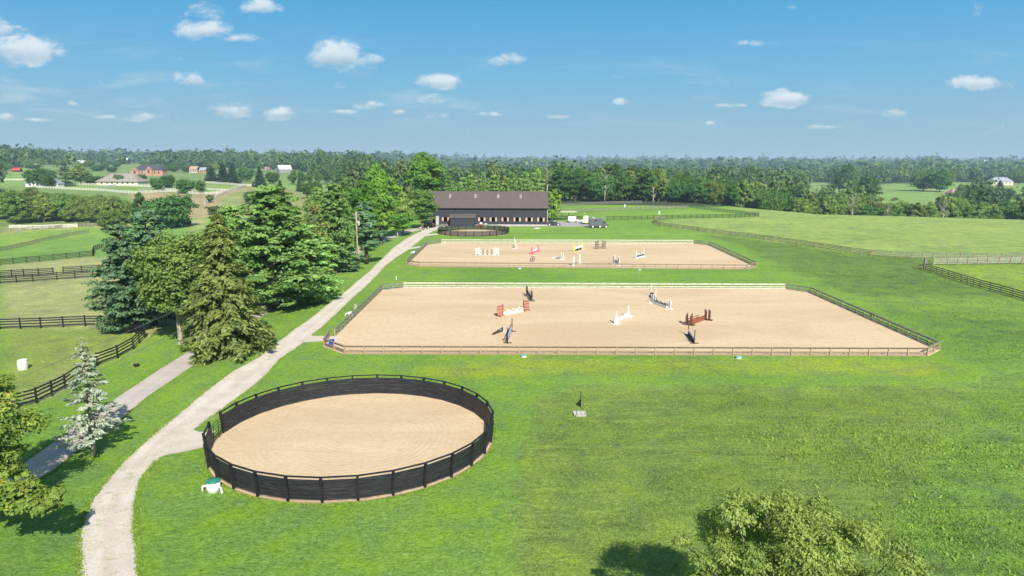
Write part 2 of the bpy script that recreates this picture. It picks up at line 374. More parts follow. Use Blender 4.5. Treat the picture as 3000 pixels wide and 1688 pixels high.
def build_ground():
    az = np.radians(np.concatenate([np.arange(-180, -44, 4.0), np.linspace(-43, 43, 900), np.arange(46, 180, 4.0)]))
    R = np.concatenate([[0.5], np.geomspace(3, 20, 14)[:-1], np.geomspace(20, 420, 520)[:-1], np.geomspace(420, 9200, 190)])
    A, RR = np.meshgrid(az, R); x = RR*np.sin(A); y = RR*np.cos(A); z = terr(x, y)
    nr, na = x.shape
    me = bpy.data.meshes.new('ground'); co = np.stack([x, y, z], -1).reshape(-1, 3).astype(np.float32)
    me.vertices.add(len(co)); me.vertices.foreach_set('co', co.ravel())
    i = np.arange(nr-1)[:, None]*na; j = np.arange(na)[None, :]; j2 = (j+1) % na
    q = np.stack([i+j, i+na+j, i+na+j2, i+j2], -1).reshape(-1).astype(np.int32)
    nf = len(q)//4
    me.loops.add(len(q)); me.loops.foreach_set('vertex_index', q)
    me.polygons.add(nf); me.polygons.foreach_set('loop_start', np.arange(0, nf*4, 4, dtype=np.int32))
    me.polygons.foreach_set('use_smooth', np.ones(nf, bool))
    fx, fy = x.ravel(), y.ravel(); D = np.hypot(fx, fy)
    rg_ = np.random.RandomState(1); jx = fx+.012*D*np.sin(fy/3.1+fx/5.3)*.3+.25*np.sin(fy*1.7)+rg_.randn(len(fx))*np.minimum(.012*D, 1.2); jy = fy+.015*D*np.sin(fx/2.3+fy/7.1)*.3+.25*np.sin(fx*1.9)+rg_.randn(len(fx))*np.minimum(.006*D, 1.0)
    C = np.empty((len(fx), 4), np.float32); C[:, :3] = LUSH; C[:, 3] = .25
    far = D > 330; C[far, :3] = WOODF; C[far, 3] = .5
    for P, c, r in ZONES:
        k = in_poly(wp(P), jx, jy); C[k, :3] = c; C[k, 3] = r
    for n_, P in enumerate(FIELDW):
        k = in_poly(P, jx, jy); C[k, :3] = BRWN if n_ == 5 else FARG; C[k, 3] = .7
    uu = 1500+jx/np.maximum(jy, 1)*FPX
    k = (uu > 2335) & (uu < 3400) & (D > 345) & (D < 1050) & (fy > 0); C[k, :3] = (.13, .185, .05); C[k, 3] = .8
    k2 = k & (np.sin(jx/37+1)*np.cos(jy/61) > .25); C[k2, :3] = (.19, .22, .075)
    k = in_poly(wp([(-40,690),(-40,522),(60,492),(200,480),(420,479),(500,496),(600,490),(860,496),(980,530),(1000,560),(1000,700)]), jx, jy) & (D > 330); C[k, :3] = (.12, .18, .05); C[k, 3] = .7
    for n_, P in enumerate(FIELDW):
        k = in_poly(P, jx, jy); C[k, :3] = BRWN if n_ == 5 else FARG; C[k, 3] = .7
    k = in_poly(wp([(640,585),(735,550),(900,560),(880,610),(640,606)]), jx, jy); C[k, :3] = (.17, .20, .065)
    k = in_poly(wp([(600,632),(900,622),(880,700),(560,700)]), jx, jy); C[k, :3] = (.15, .235, .055)
    C[:, :3] *= (1.58, 1.51, 1.70)
    C = C.reshape(nr, na, 4)                      # soften the joins a little
    for _ in range(2):
        C[1:-1] = (C[:-2]+2*C[1:-1]+C[2:])/4; C[:, 1:-1] = (C[:, :-2]+2*C[:, 1:-1]+C[:, 2:])/4
    a = me.attributes.new('land', 'FLOAT_COLOR', 'POINT'); a.data.foreach_set('color', C.reshape(-1))
    me.update(calc_edges=True)
    m = bpy.data.materials.new('grass_ground'); m.use_nodes = True; t = NT(m.node_tree)
    b = m.node_tree.nodes['Principled BSDF']; b.inputs['Roughness'].default_value = .9; b.inputs['Specular IOR Level'].default_value = .15
    at_ = t.n('ShaderNodeAttribute', attribute_name='land'); ge = t.n('ShaderNodeNewGeometry')
    rg = at_.outputs['Alpha']; P = ge.outputs['Position']
    big = t.noise(P, .045, 4, .55, .4); med = t.noise(P, .35, 5, .6, .6); fine = t.noise(P, 2.6, 5, .75, .5); bl = t.noise(P, 6.5, 4, .8)
    mpp = t.n('ShaderNodeMapping'); t.l(P, mpp.inputs[0]); mpp.inputs['Scale'].default_value = (.16, 1.0, 1); mpp.inputs['Rotation'].default_value = (0, 0, .12)
    strk = t.noise(mpp.outputs[0], .55, 5, .6, .8)
    def dev(n_, k): return t.m('MULTIPLY', t.m('SUBTRACT', n_, .5), k)
    v = t.m('ADD', dev(big, .7), dev(med, .55))
    v2 = t.m('ADD', dev(fine, 1.5), dev(bl, 1.9)); v3 = t.m('ADD', dev(strk, .7), dev(med, .9))
    tot_ = t.m('ADD', t.m('ADD', v, v2), t.m('MULTIPLY', v3, rg))
    val = t.m('MAXIMUM', t.m('ADD', 1.0, tot_), .3)
    hs = t.n('ShaderNodeHueSaturation'); t.l(at_.outputs['Color'], hs.inputs['Color']); t.l(val, hs.inputs['Value'])
    t.l(t.m('ADD', .5, t.m('ADD', dev(big, -.035), dev(med, -.05))), hs.inputs['Hue'])
    t.l(t.m('ADD', 1.0, t.m('ADD', dev(med, .5), dev(fine, -.3))), hs.inputs['Saturation'])
    dry = t.m('MULTIPLY', t.sstep(t.noise(P, .6, 5, .65, 1.0), .56, .74), t.m('MULTIPLY', rg, .55))
    col = t.mix(dry, hs.outputs[0], (.20, .16, .07))
    t.l(col, b.inputs['Base Color'])
    bp = t.n('ShaderNodeBump'); bp.inputs['Strength'].default_value = 1.0; bp.inputs['Distance'].default_value = .34
    hh = t.m('ADD', t.m('MULTIPLY', bl, .35), t.m('ADD', t.m('MULTIPLY', fine, .6), t.m('MULTIPLY', t.m('MULTIPLY', strk, rg), 1.1)))
    t.l(hh, bp.inputs['Height']); t.l(bp.outputs[0], b.inputs['Normal'])
    me.materials.append(m)
    o = link(bpy.data.objects.new('ground', me)); o['kind'] = 'structure'
build_ground()

# ------------------------------------------------------------ sand, gravel, lane
def sheetmat(name, c1, c2, c3, s1, s2, rough=.95, rings=None, bump=.4, green=0):
    m = bpy.data.materials.new(name); m.use_nodes = True; t = NT(m.node_tree)
    b = m.node_tree.nodes['Principled BSDF']; b.inputs['Roughness'].default_value = rough; b.inputs['Specular IOR Level'].default_value = .1
    P = t.n('ShaderNodeNewGeometry').outputs['Position']
    mp = t.n('ShaderNodeMapping'); t.l(P, mp.inputs[0]); mp.inputs['Scale'].default_value = (1, 1, 1) if green else (.35, 1, 1)
    a_ = t.noise(mp.outputs[0], s1, 5, .6, .8); f_ = t.noise(P, s2, 4, .7); g_ = t.noise(P, s2*5, 2, .7)
    col = t.mix(t.sstep(a_, .38, .66), c1, c2)
    col = t.mix(t.m('MULTIPLY', t.sstep(f_, .42, .78), .75), col, c3)
    h = t.m('ADD', t.m('MULTIPLY', f_, .6), t.m('MULTIPLY', g_, .4))
    if rings:
        mr = t.n('ShaderNodeMapping'); t.l(P, mr.inputs[0]); mr.inputs['Location'].default_value = (-rings[0], -rings[1], 0)
        mr.inputs['Scale'].default_value = (1, 1, 0)
        wv = t.n('ShaderNodeTexWave', wave_type='RINGS', rings_direction='Z'); t.l(mr.outputs[0], wv.inputs['Vector'])
        wv.inputs['Scale'].default_value = .75; wv.inputs['Distortion'].default_value = 6.0; wv.inputs['Detail'].default_value = 3; wv.inputs['Detail Scale'].default_value = .35
        col = t.mix(t.m('MULTIPLY', wv.outputs['Fac'], t.m('MULTIPLY', t.sstep(t.noise(P, .22, 3, .5), .40, .60), .38)), col, c3)
        h = t.m('ADD', h, t.m('MULTIPLY', wv.outputs['Fac'], .25))
    if green or name == 'worn_asphalt':
        ac = t.m('ABSOLUTE', t.m('SUBTRACT', t.n('ShaderNodeAttribute', attribute_name='across').outputs['Fac'], .5))
        trk = t.m('MULTIPLY', t.sstep(ac, .06, .16), t.m('SUBTRACT', 1.0, t.sstep(ac, .27, .40)))
        col = t.mix(t.m('MULTIPLY', t.m('SUBTRACT', 1.0, trk), t.m('MULTIPLY', t.sstep(t.noise(P, .8, 4, .6), .25, .7), .42)), col, c3)
    if green:
        col = t.mix(t.m('MULTIPLY', t.sstep(t.noise(mp.outputs[0], 2.6, 6, .75, .4), .60, .70), green), col, (.11, .12, .05))
    t.l(col, b.inputs['Base Color'])
    bp = t.n('ShaderNodeBump'); bp.inputs['Strength'].default_value = bump; bp.inputs['Distance'].default_value = .06
    t.l(h, bp.inputs['Height']); t.l(bp.outputs[0], b.inputs['Normal'])
    return m
PEN = Vector((-11.43, 48.9, 0)); PENR = 9.9
PEN2 = Vector((-10.8, 197.0, 0)); PEN2R = 9.7
SAND = sheetmat('arena_sand', (.62, .47, .305), (.535, .39, .24), (.47, .34, .21), .10, 1.5)
SANDP = sheetmat('pen_sand', (.62, .475, .31), (.545, .405, .255), (.46, .335, .205), .25, 2.0, rings=(PEN.x, PEN.y))
GRAVEL = sheetmat('gravel', (.66, .59, .51), (.56, .49, .41), (.43, .37, .30), .35, 6.5, bump=.9, green=.65)
GRAVELG = sheetmat('grey_gravel', (.40, .385, .375), (.33, .32, .31), (.27, .25, .24), .4, 3.0)
DIRT = sheetmat('bare_dirt', (.36, .26, .15), (.28, .24, .10), (.19, .24, .05), .8, 3.5)
ASPH = sheetmat('worn_asphalt', (.52, .46, .405), (.45, .395, .345), (.37, .32, .28), .5, 5.0, rough=.9, bump=.2)
rs = np.random.RandomState(5)
def wob(n, amp, k=3):
    v = rs.randn(n)
    for _ in range(k): v = np.convolve(v, [.25, .5, .25], 'same')
    return v/(v.std()+1e-6)*amp
def resample(P, n):
    P = np.array([(p.x, p.y) for p in P]); s = np.r_[0, np.cumsum(np.hypot(*np.diff(P, axis=0).T))]
    # smooth curve through the points
    t = np.linspace(0, s[-1], n)
    X = np.interp(t, s, P[:, 0]); Y = np.interp(t, s, P[:, 1])
    k = max(1, int(n/len(P)*.6))
    if k > 1:
        kk = np.ones(k)/k
        Xp = np.r_[[X[0]]*k, X, [X[-1]]*k]; Yp = np.r_[[Y[0]]*k, Y, [Y[-1]]*k]
        X = np.convolve(Xp, kk, 'same')[k:-k]; Y = np.convolve(Yp, kk, 'same')[k:-k]
    return np.stack([X, Y], 1)
def strip(name, L, R, z, mat, amp=.06, grow=0.0, step=.25, ragged=0):
    L = [at(*p) for p in L]; R = [at(*p) for p in R]
    ln = sum((L[i+1]-L[i]).length for i in range(len(L)-1)); n = int(ln/step); rs.seed(len(name)*7+n % 3 if 'verge' not in name and 'drive' not in name else 17)
    a, b = resample(L, n), resample(R, n)
    d = b-a; d /= np.linalg.norm(d, axis=1)[:, None]+1e-9
    a = a-d*(grow+wob(n, amp*.8, 1)+wob(n, amp*1.0, 60)+np.maximum(0, wob(n, ragged, 12)))[:, None]
    b = b+d*(grow+wob(n, amp*.8, 1)+wob(n, amp*1.0, 60)+np.maximum(0, wob(n, ragged, 12)))[:, None]
    mb = MB()
    ts = np.linspace(0, 1, 5)
    vs = [(*(a[i]*(1-t)+b[i]*t), tz(*(a[i]*(1-t)+b[i]*t))+z) for i in range(n) for t in ts]
    fs = [(i*5+j, i*5+j+1, i*5+j+6, i*5+j+5) for i in range(n-1) for j in range(4)]
    mb.add(vs, fs); o = mb.obj(name, mat); o['kind'] = 'structure'
    at2 = o.data.attributes.new('across', 'FLOAT', 'POINT'); at2.data.foreach_set('value', np.tile(ts, n).astype(np.float32)); return o
def disc(name, c, r, z, mat, amp=.05, n=240):
    w_ = wob(n, amp, 4); w_[-8:] = np.linspace(w_[-8], w_[0], 8)
    mb = MB(); vs = [(c.x, c.y, z)]+[(c.x+(r+w_[i])*cos(2*pi*i/n), c.y+(r+w_[i])*sin(2*pi*i/n), z) for i in range(n)]
    mb.add(vs, [(0, 1+i, 1+(i+1) % n) for i in range(n)]); o = mb.obj(name, mat); o['kind'] = 'structure'
def polysheet(name, pts, z, mat, grow=0):
    mb = MB(); c = sum((Vector((p[0], p[1], 0)) for p in pts), Vector())/len(pts)
    vs = []
    for p in pts:
        v = Vector((p[0], p[1], 0)); v = v+(v-c).normalized()*grow; vs.append((v.x, v.y, z))
    mb.add(vs, [tuple(range(len(pts)))]); o = mb.obj(name, mat); o['kind'] = 'structure'
DL = [(225,1760),(237,1688),(232,1556),(265,1469),(300,1423),(356,1357),(417,1301),(484,1245),(550,1189),(611,1138),(677,1090),(755,1048),(793,1012),(828,991),(862,964),(900,939),(954,895),(995,865),(1036,833),(1077,800),(1097,780),(1155,724),(1194,697),(1233,677),(1262,667),(1290,664)]
DR = [(420,1760),(410,1688),(408,1620),(395,1551),(400,1474),(415,1408),(458,1352),(510,1305),(590,1245),(662,1194),(750,1128),(785,1097),(828,1047),(862,1021),(900,995),(925,972),(962,941),(1014,892),(1052,857),(1089,822),(1110,800),(1128,780),(1163,753),(1202,728),(1233,703),(1252,687),(1272,676),(1292,671)]
strip('dirt_verge', DL, DR, .008, DIRT, .07, -.02, ragged=.10)
strip('gravel_drive', DL, DR, .016, GRAVEL, .07, -.06, ragged=.05)
strip('gravel_path', [(430,1372),(470,1338),(500,1328),(560,1318),(612,1307)], [(520,1262),(560,1262),(585,1268),(605,1269),(634,1262)], .020, GRAVEL, .04)
strip('gravel_path', [(880,1004),(905,1004),(950,1001),(985,1002)], [(900,984),(925,985),(976,986),(1000,986)], .020, GRAVEL, .04)
strip('gravel_path', [(1195,731),(1236,725),(1246,724)], [(1200,726),(1236,721),(1246,720)], .020, GRAVEL, .03)
strip('gravel_path', [(1240,694),(1262,690),(1284,688)], [(1246,687),(1262,686),(1284,684)], .020, GRAVEL, .03)
strip('barn_yard', [(1258,662),(1400,659.5),(1604,655),(1632,648),(1668,650),(1706,652),(1726,655)], [(1262,669),(1400,664),(1604,664),(1640,664),(1690,664),(1726,664),(1740,663)], .012, GRAVELG, .05)
LL = [(-220,1556),(0,1403),(66,1357),(188,1271),(275,1210),(356,1154),(458,1087),(573,1016),(690,945),(780,880),(870,815),(960,764),(1020,740),(1100,704),(1180,676),(1240,663)]
LR = [(-220,1650),(0,1477),(76,1432),(168,1373),(229,1322),(285,1281),(367,1220),(433,1164),(509,1113),(597,1052),(710,972),(800,905),(892,835),(980,776),(1036,750),(1112,712),(1196,682),(1262,667)]
strip('asphalt_lane', LL, LR, .010, ASPH, .03)
def rectcorners(px): return [(at(a, b).x, at(a, b).y) for a, b in px]
AR1 = rectcorners([(1010,1037),(949,1015),(981,985),(1119,850),(1182,843),(2301,847),(2376,858),(2752,1025),(2716,1043)])
AR2 = rectcorners([(1229,782),(1191,776),(1251,718),(1292,712.5),(2032,714),(2080,719),(2217,782),(2187,790)])
polysheet('arena_footing', AR1, .014, SAND, .15)
polysheet('arena_footing', AR2, .014, SAND, .15)
disc('dirt_ring', PEN, PENR+.20, .012, DIRT, .07); disc('pen_footing', PEN, PENR+.1, .026, SANDP, .02)
disc('pen_footing', PEN2, PEN2R+.15, .014, SAND, .03)
# ------------------------------------------------------------ foliage
rng = np.random.RandomState(11)
def unit(v): return v/(np.linalg.norm(v, axis=1)[:, None]+1e-9)
def leaves(C, N, size, aspect=1.5, T=None, r=rng):
    """diamond shaped leaf faces: centres C, normals N, long axis T"""
    n = len(C); N = unit(N)
    if T is None: T = r.randn(n, 3)
    T = unit(T-N*(T*N).sum(1)[:, None]); B = np.cross(N, T)
    s = (size if np.ndim(size) else np.full(n, size))*r.uniform(.65, 1.35, n)
    a = T*(s*aspect*.5)[:, None]; b = B*(s*.5)[:, None]
    q = np.stack([C-a, C+b*1.0+a*.1, C+a, C-b*1.0+a*.1], 1)
    q[:, (0, 2), 2] -= s[:, None]*.12
    return q.reshape(-1, 3)
def clumps(cc, cr, nleaf, size, flat=.7, up=.5, aspect=1.5, r=rng, droop=0, tj=.25):
    """leaf clusters around centres cc with radii cr"""
    k = len(cc); n = k*nleaf
    d = unit(r.randn(n, 3)); d[:, 2] = np.where(d[:, 2] < -.35, -d[:, 2], d[:, 2])
    idx = np.repeat(np.arange(k), nleaf)
    bump_ = 1+.30*np.sin(d[:, 0]*6+idx*1.7)*np.sin(d[:, 1]*6+idx*2.3)+.22*np.sin(d[:, 2]*9+d[:, 0]*8+idx)
    rad = r.uniform(.35, 1.12, n)**.65*bump_
    an = r.uniform(.7, 1.35, (k, 3))
    P = cc[idx]+d*(rad*cr[idx])[:, None]*np.array([1, 1, flat])*an[idx]
    N = d+r.randn(n, 3)*.45+np.array([0, 0, up])
    T = None
    if droop: T = d*np.array([1, 1, .2])+np.array([0, 0, -droop])+r.randn(n, 3)*.25
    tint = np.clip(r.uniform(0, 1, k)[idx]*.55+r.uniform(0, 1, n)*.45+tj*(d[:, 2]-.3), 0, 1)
    return leaves(P, N, size, aspect, T, r), tint
def decid(h, rad, base, ncl, nleaf, size, seed, lob=.22, flat=.7, squash=1.0, mat='maple', droop=0, shape=0.0, crf=(.17, .30), asp=1.45, notch=None):
    r = np.random.RandomState(seed)
    d = unit(r.randn(ncl, 3)); ph = r.uniform(0, 6.28, 6)
    lobe = 1+lob*(np.sin(d[:, 0]*3.1+ph[0])+np.sin(d[:, 1]*3.7+ph[1])+np.sin(d[:, 2]*4.3+ph[2]))/1.6
    f = r.uniform(.25, 1, ncl)**.42*lobe
    zc = (base+h)/2+shape*(h-base)*.1; rz = (h-base)/2
    c = np.stack([d[:, 0]*f*rad*.85, d[:, 1]*f*rad*.85*squash, zc+d[:, 2]*f*rz*.88], 1)
    if shape: 
        tt = np.clip((c[:, 2]-base)/(h-base), 0, 1); k = 1-shape*np.abs(tt)**1.5*.75; c[:, 0] *= k; c[:, 1] *= k
    if notch:
        k = (np.abs(c[:, 0]-notch*rad) < .13*rad) & (c[:, 2] > .5*h); c[k, 2] -= .30*h
        k = c[:, 0] > notch*rad; c[k, 2] -= .05*h
    cr = rad*r.uniform(crf[0], crf[1], ncl)
    v, t = clumps(c, cr, nleaf, size, flat, .45, asp, r, droop)
    mb = MB(); mb.smooth = True
    tr = max(.07, h*.022)
    top = Vector((r.randn()*.1*rad, r.randn()*.1*rad, base+(h-base)*.55))
    mid = Vector((top.x*.4, top.y*.4, max(base, h*.15)))
    mb.path([Vector((0, 0, -.15)), Vector((0, 0, .25)), mid, top], [tr*1.5, tr*1.05, tr*.85, tr*.35], 9)
    for i in np.argsort(-f)[:min(ncl, 16)]:
        e = Vector(c[i]); s0 = mid.lerp(top, r.uniform(0, .8)); m_ = s0.lerp(e, .5)+Vector((0, 0, -.06*h))
        mb.path([s0, m_, e], [tr*.4, tr*.22, tr*.06], 5)
    return (v, t, mb, mat)
def conifer(h, rad, base, whorls, nb, per, size, seed, droop=.25, power=.8, mat='nspruce', aspect=2.4, jit=.15, gap=0.0, tip=0.0, hang=.5):
    """spruce: stacked whorls of drooping boughs set with short sprays"""
    r = np.random.RandomState(seed); C = []; N = []; T = []; tint = []; mb = MB(); mb.smooth = True
    tr = max(.05, h*.016)
    mb.path([Vector((0, 0, -.15)), Vector((0, 0, h*.5)), Vector((0, 0, h*.985))], [tr*1.3, tr*.8, .015], 8)
    for w_ in range(whorls):
        q = (w_+r.uniform(-.3, .3))/whorls; z = base+(h-base)*max(0, q)**1.0
        L = rad*max(.03, (1-q))**power*(1 if q > .06 else .85)
        k = max(4, int(nb*(.55+.45*(1-q)))); a0 = r.uniform(0, 6.28)
        for b in range(k):
            if r.uniform() < gap: continue
            a = a0+2*pi*b/k+r.uniform(-.3, .3); l = L*r.uniform(1-jit*2, 1+jit)
            n = max(5, int(per*l/rad+per*.15)); s = np.sqrt(r.uniform(.03, 1, n))
            dz = -droop*l*s**1.3+tip*l*np.maximum(0, s-.6)
            wd = l*.20*(1-s*.65)*r.uniform(-1, 1, n)
            X = np.cos(a)*s*l-np.sin(a)*wd; Y = np.sin(a)*s*l+np.cos(a)*wd
            Z = z+dz-r.uniform(0, hang, n)*.12*l*(1-.3*s)
            C.append(np.stack([X, Y, Z], 1))
            out = np.array([np.cos(a), np.sin(a), 0]); side = np.array([-np.sin(a), np.cos(a), 0])
            T.append(out[None]+side[None]*np.sign(wd)[:, None]*.7+np.array([0, 0, -droop*.8])+r.randn(n, 3)*.25)
            N.append(np.tile([0, 0, 1.], (n, 1))+out*.4+r.randn(n, 3)*.45)
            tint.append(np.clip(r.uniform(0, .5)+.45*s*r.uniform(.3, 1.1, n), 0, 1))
            e = Vector((np.cos(a)*l*.9, np.sin(a)*l*.9, z-droop*l*.87))
            mb.path([Vector((0, 0, z)), Vector((np.cos(a)*l*.5, np.sin(a)*l*.5, z-droop*l*.4)), e], [max(.012, tr*.22), tr*.13, .006], 4)
    C = np.concatenate(C); N = np.concatenate(N); T = np.concatenate(T); tint = np.concatenate(tint)
    return (leaves(C, N, size, aspect, T, r), tint, mb, mat)
def wpine(h, rad, base, tiers, nb, nleaf, size, seed, mat='wpine', power=.55, up=.10, ccl=3, open_=.12, lean=0):
    """white pine: spaced tiers of level limbs carrying flat plumes of needles"""
    r = np.random.RandomState(seed); cc = []; cr = []; mb = MB(); mb.smooth = True
    tr = max(.08, h*.02)
    mb.path([Vector((0, 0, -.15)), Vector((.1, 0, h*.5)), Vector((0, 0, h*.97))], [tr*1.3, tr*.8, .03], 9)
    for w_ in range(tiers):
        q = (w_+r.uniform(-.25, .25))/tiers; q = max(0, q); z = base+(h-base)*q
        L = rad*min(1.0, .62+q*1.6)*max(.05, 1-q)**power
        k = max(3, int(nb*(1-.4*q))); a0 = r.uniform(0, 6.28)
        for b in range(k):
            if r.uniform() < open_: continue
            a = a0+2*pi*b/k+r.uniform(-.35, .35); l = L*r.uniform(.62, 1.15)
            up_ = up*l*(.4+q)
            for s in np.linspace(.42, 1, ccl):
                j = r.uniform(-.14, .14)*l
                cc.append((cos(a)*l*s-sin(a)*j, sin(a)*l*s+cos(a)*j, z+up_*s+r.uniform(-.02, .03)*h))
                cr.append(max(.35, (.31-.09*s)*l*r.uniform(.7, 1.3)))
            e = Vector((cos(a)*l, sin(a)*l, z+up_))
            mb.path([Vector((0, 0, z-.02*h)), Vector((cos(a)*l*.5, sin(a)*l*.5, z+up_*.2)), e], [tr*.3, tr*.18, .015], 4)
    cc.append((0, 0, h*.97)); cr.append(.25*rad*.4)
    cc = np.array(cc); cr = np.array(cr)
    v, t = clumps(cc, cr, nleaf, size, .5, .7, 1.9, r, .15)
    return (v, t, mb, mat)
PROTO = {}
def treeset(key, data, bark=None):
    v, t, mb, m = data
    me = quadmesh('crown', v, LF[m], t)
    o = mb.obj('trunk', bark or BARK); tm = o.data; bpy.data.objects.remove(o)
    PROTO[key] = (me, tm, float(v[:, 2].max()), float(np.percentile(np.hypot(v[:, 0], v[:, 1]), 97)))
def plant(name, key, p, h, width, label, group=None, cat='tree', rz=None, crown='crown', sy=1.0):
    me, tm, H, R_ = PROTO[key]
    if width and (width/2/R_)/(h/H) > 1.3 and crown == 'crown':
        alt = {'darkA': 'wideA', 'darkB': 'wideA', 'oakB': 'wideB', 'oliveA': 'wideB', 'maple2': 'wideA'}.get(key)
        if alt: me, tm, H, R_ = PROTO[alt]
    sx = (width/2)/R_ if width else h/H
    o = empty(name, (p.x, p.y, p.z), rng.uniform(0, 6.28) if rz is None else rz, label, cat, group)
    o.scale = (sx, sx*sy, h/H)
    c = link(bpy.data.objects.new(crown, me)); c.parent = o
    t = link(bpy.data.objects.new('trunk', tm)); t.parent = o
    return o
# prototypes, unit tall sizes
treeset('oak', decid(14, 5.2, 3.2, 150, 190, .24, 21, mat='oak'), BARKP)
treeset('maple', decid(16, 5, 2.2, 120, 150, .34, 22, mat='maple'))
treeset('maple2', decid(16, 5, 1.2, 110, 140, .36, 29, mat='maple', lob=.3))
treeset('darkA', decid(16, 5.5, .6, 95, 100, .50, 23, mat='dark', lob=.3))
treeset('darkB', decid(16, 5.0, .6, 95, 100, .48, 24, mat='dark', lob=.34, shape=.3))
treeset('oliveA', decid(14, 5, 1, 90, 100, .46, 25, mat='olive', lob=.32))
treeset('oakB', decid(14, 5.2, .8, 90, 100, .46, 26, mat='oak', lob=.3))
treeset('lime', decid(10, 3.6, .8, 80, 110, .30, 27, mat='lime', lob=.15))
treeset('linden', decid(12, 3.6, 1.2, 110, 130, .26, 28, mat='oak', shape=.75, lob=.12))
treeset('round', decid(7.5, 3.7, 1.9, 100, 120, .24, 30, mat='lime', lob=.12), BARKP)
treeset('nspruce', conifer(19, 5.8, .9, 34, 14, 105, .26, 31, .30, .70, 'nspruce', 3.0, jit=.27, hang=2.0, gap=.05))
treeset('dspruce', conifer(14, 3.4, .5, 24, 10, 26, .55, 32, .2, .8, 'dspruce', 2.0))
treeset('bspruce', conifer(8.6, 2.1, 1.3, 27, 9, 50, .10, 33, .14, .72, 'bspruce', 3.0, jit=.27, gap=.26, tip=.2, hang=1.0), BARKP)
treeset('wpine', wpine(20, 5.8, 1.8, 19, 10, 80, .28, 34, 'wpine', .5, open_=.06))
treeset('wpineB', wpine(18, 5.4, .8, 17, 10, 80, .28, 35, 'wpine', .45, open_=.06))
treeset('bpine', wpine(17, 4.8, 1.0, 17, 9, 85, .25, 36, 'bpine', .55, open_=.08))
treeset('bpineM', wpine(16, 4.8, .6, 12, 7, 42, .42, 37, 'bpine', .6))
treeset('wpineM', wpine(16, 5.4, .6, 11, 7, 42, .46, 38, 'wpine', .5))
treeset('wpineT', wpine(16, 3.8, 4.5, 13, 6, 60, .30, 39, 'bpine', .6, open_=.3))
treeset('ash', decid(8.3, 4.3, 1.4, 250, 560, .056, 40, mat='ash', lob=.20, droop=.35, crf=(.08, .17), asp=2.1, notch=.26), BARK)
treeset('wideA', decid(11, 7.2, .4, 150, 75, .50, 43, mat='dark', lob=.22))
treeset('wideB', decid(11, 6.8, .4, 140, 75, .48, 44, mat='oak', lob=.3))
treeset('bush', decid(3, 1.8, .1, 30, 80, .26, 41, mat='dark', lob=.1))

def T(name, key, px, yb, yt, wpix, label, D=None, group=None, cat='tree', **k):
    p = atD(px, D) if D else at(px, yb)
    return plant(name, key, p, hpx(p, yt), wpx(p, wpix) if wpix else None, label, group, cat, **k)
# the row between the lane and the drive, near to far
T('blue_spruce', 'bspruce', 275, 1334, 985, 172, 'slender pale blue-grey spruce on bare trunk between lane and gravel drive', rz=1.0)
T('norway_spruce', 'nspruce', 662, 1036, 624, 246, 'big olive-brown spruce hanging over the end of the asphalt lane', rz=.4)
T('oak_tree', 'oak', 530, 1008, 668, 240, 'broad olive-green leafy tree with pale trunk left of the olive spruce')
T('white_pine', 'bpine', 372, 975, 655, 165, 'bluish pine at the left end of the big tree group by the black fence')
T('white_pine', 'bpine', 452, 952, 612, 190, 'taller bluish pine behind the leafy tree with the pale trunk')
T('white_pine', 'wpine', 808, 905, 540, 262, 'tallest bright green pine to the right of the olive spruce')
T('white_pine', 'wpineB', 890, 884, 655, 205, 'spreading bright green pine with low boughs nearest the gravel drive', rz=2.2)
T('white_pine', 'wpineB', 690, 880, 600, 150, 'green pine squeezed behind the olive spruce', rz=1.2)
T('leafy_tree', 'oliveA', 905, 830, 592, 120, 'thin olive leafy tree behind the bright green pines')
T('white_pine', 'wpine', 985, 800, 535, 125, 'narrow dark pine left of the utility pole')
T('white_pine', 'wpineB', 950, 770, 560, 120, 'pine behind the narrow dark pine left of the utility pole', rz=3)
T('white_pine', 'wpineT', 1074, 774, 588, 105, 'bare-stemmed pine just right of the utility pole')
T('young_pine', 'bpineM', 1018, 795, 700, 80, 'low young pine at the foot of the utility pole')
T('maple_tree', 'maple', 1118, 720, 478, 104, 'tall deep green maple rising behind the utility pole')
T('maple_tree', 'maple2', 1062, 735, 520, 110, 'lower dark maple left of the tall maple behind the pole')
T('leafy_tree', 'oakB', 1180, 690, 560, 80, 'grey-green tree between the tall maple and the linden by the barn')
T('linden_tree', 'linden', 1236, 671, 552, 82, 'cone-shaped linden standing before the left end of the barn')
T('round_tree', 'round', 1165, 692, 618, 92, 'small round tree on a forked pale trunk beside the drive')
T('leafy_tree', 'round', 1128, 696, 630, 66, 'smaller round tree left of the small round tree beside the drive', rz=2)
T('tall_tree', 'maple', 1250, 0, 443, 122, 'tallest tree of all, rising behind the left end of the barn', D=262)
T('leafy_tree', 'oakB', 1200, 0, 545, 70, 'shaded tree under the tallest tree left of the barn', D=248)
T('bright_tree', 'lime', 1617, 0, 552, 50, 'bright green bushy tree at the right end of the barn', D=240)
T('leafy_tree', 'darkB', 745, 0, 552, 62, 'dark leaning tree on the brown hillside behind the bright pines', D=330)
T('conifer_tree', 'dspruce', 823, 0, 528, 48, 'thin brownish conifer poking up behind the bright pines', D=300)
T('leafy_tree', 'darkA', 915, 0, 527, 62, 'dark bushy tree above the bright pines near the far lawn', D=380)
T('leafy_tree', 'oakB', 1020, 0, 515, 90, 'olive tree behind the dark maples left of the barn', D=250)
T('leafy_tree', 'oakB', 930, 0, 545, 90, 'green tree at the back of the pine row left of the pole', D=215)
T('leafy_tree', 'maple2', 490, 0, 561, 138, 'big rich green round tree in the valley behind the blue pines', D=262, rz=1)
T('leafy_tree', 'darkB', 410, 0, 561, 64, 'dark tree at the left shoulder of the big valley tree', D=285)
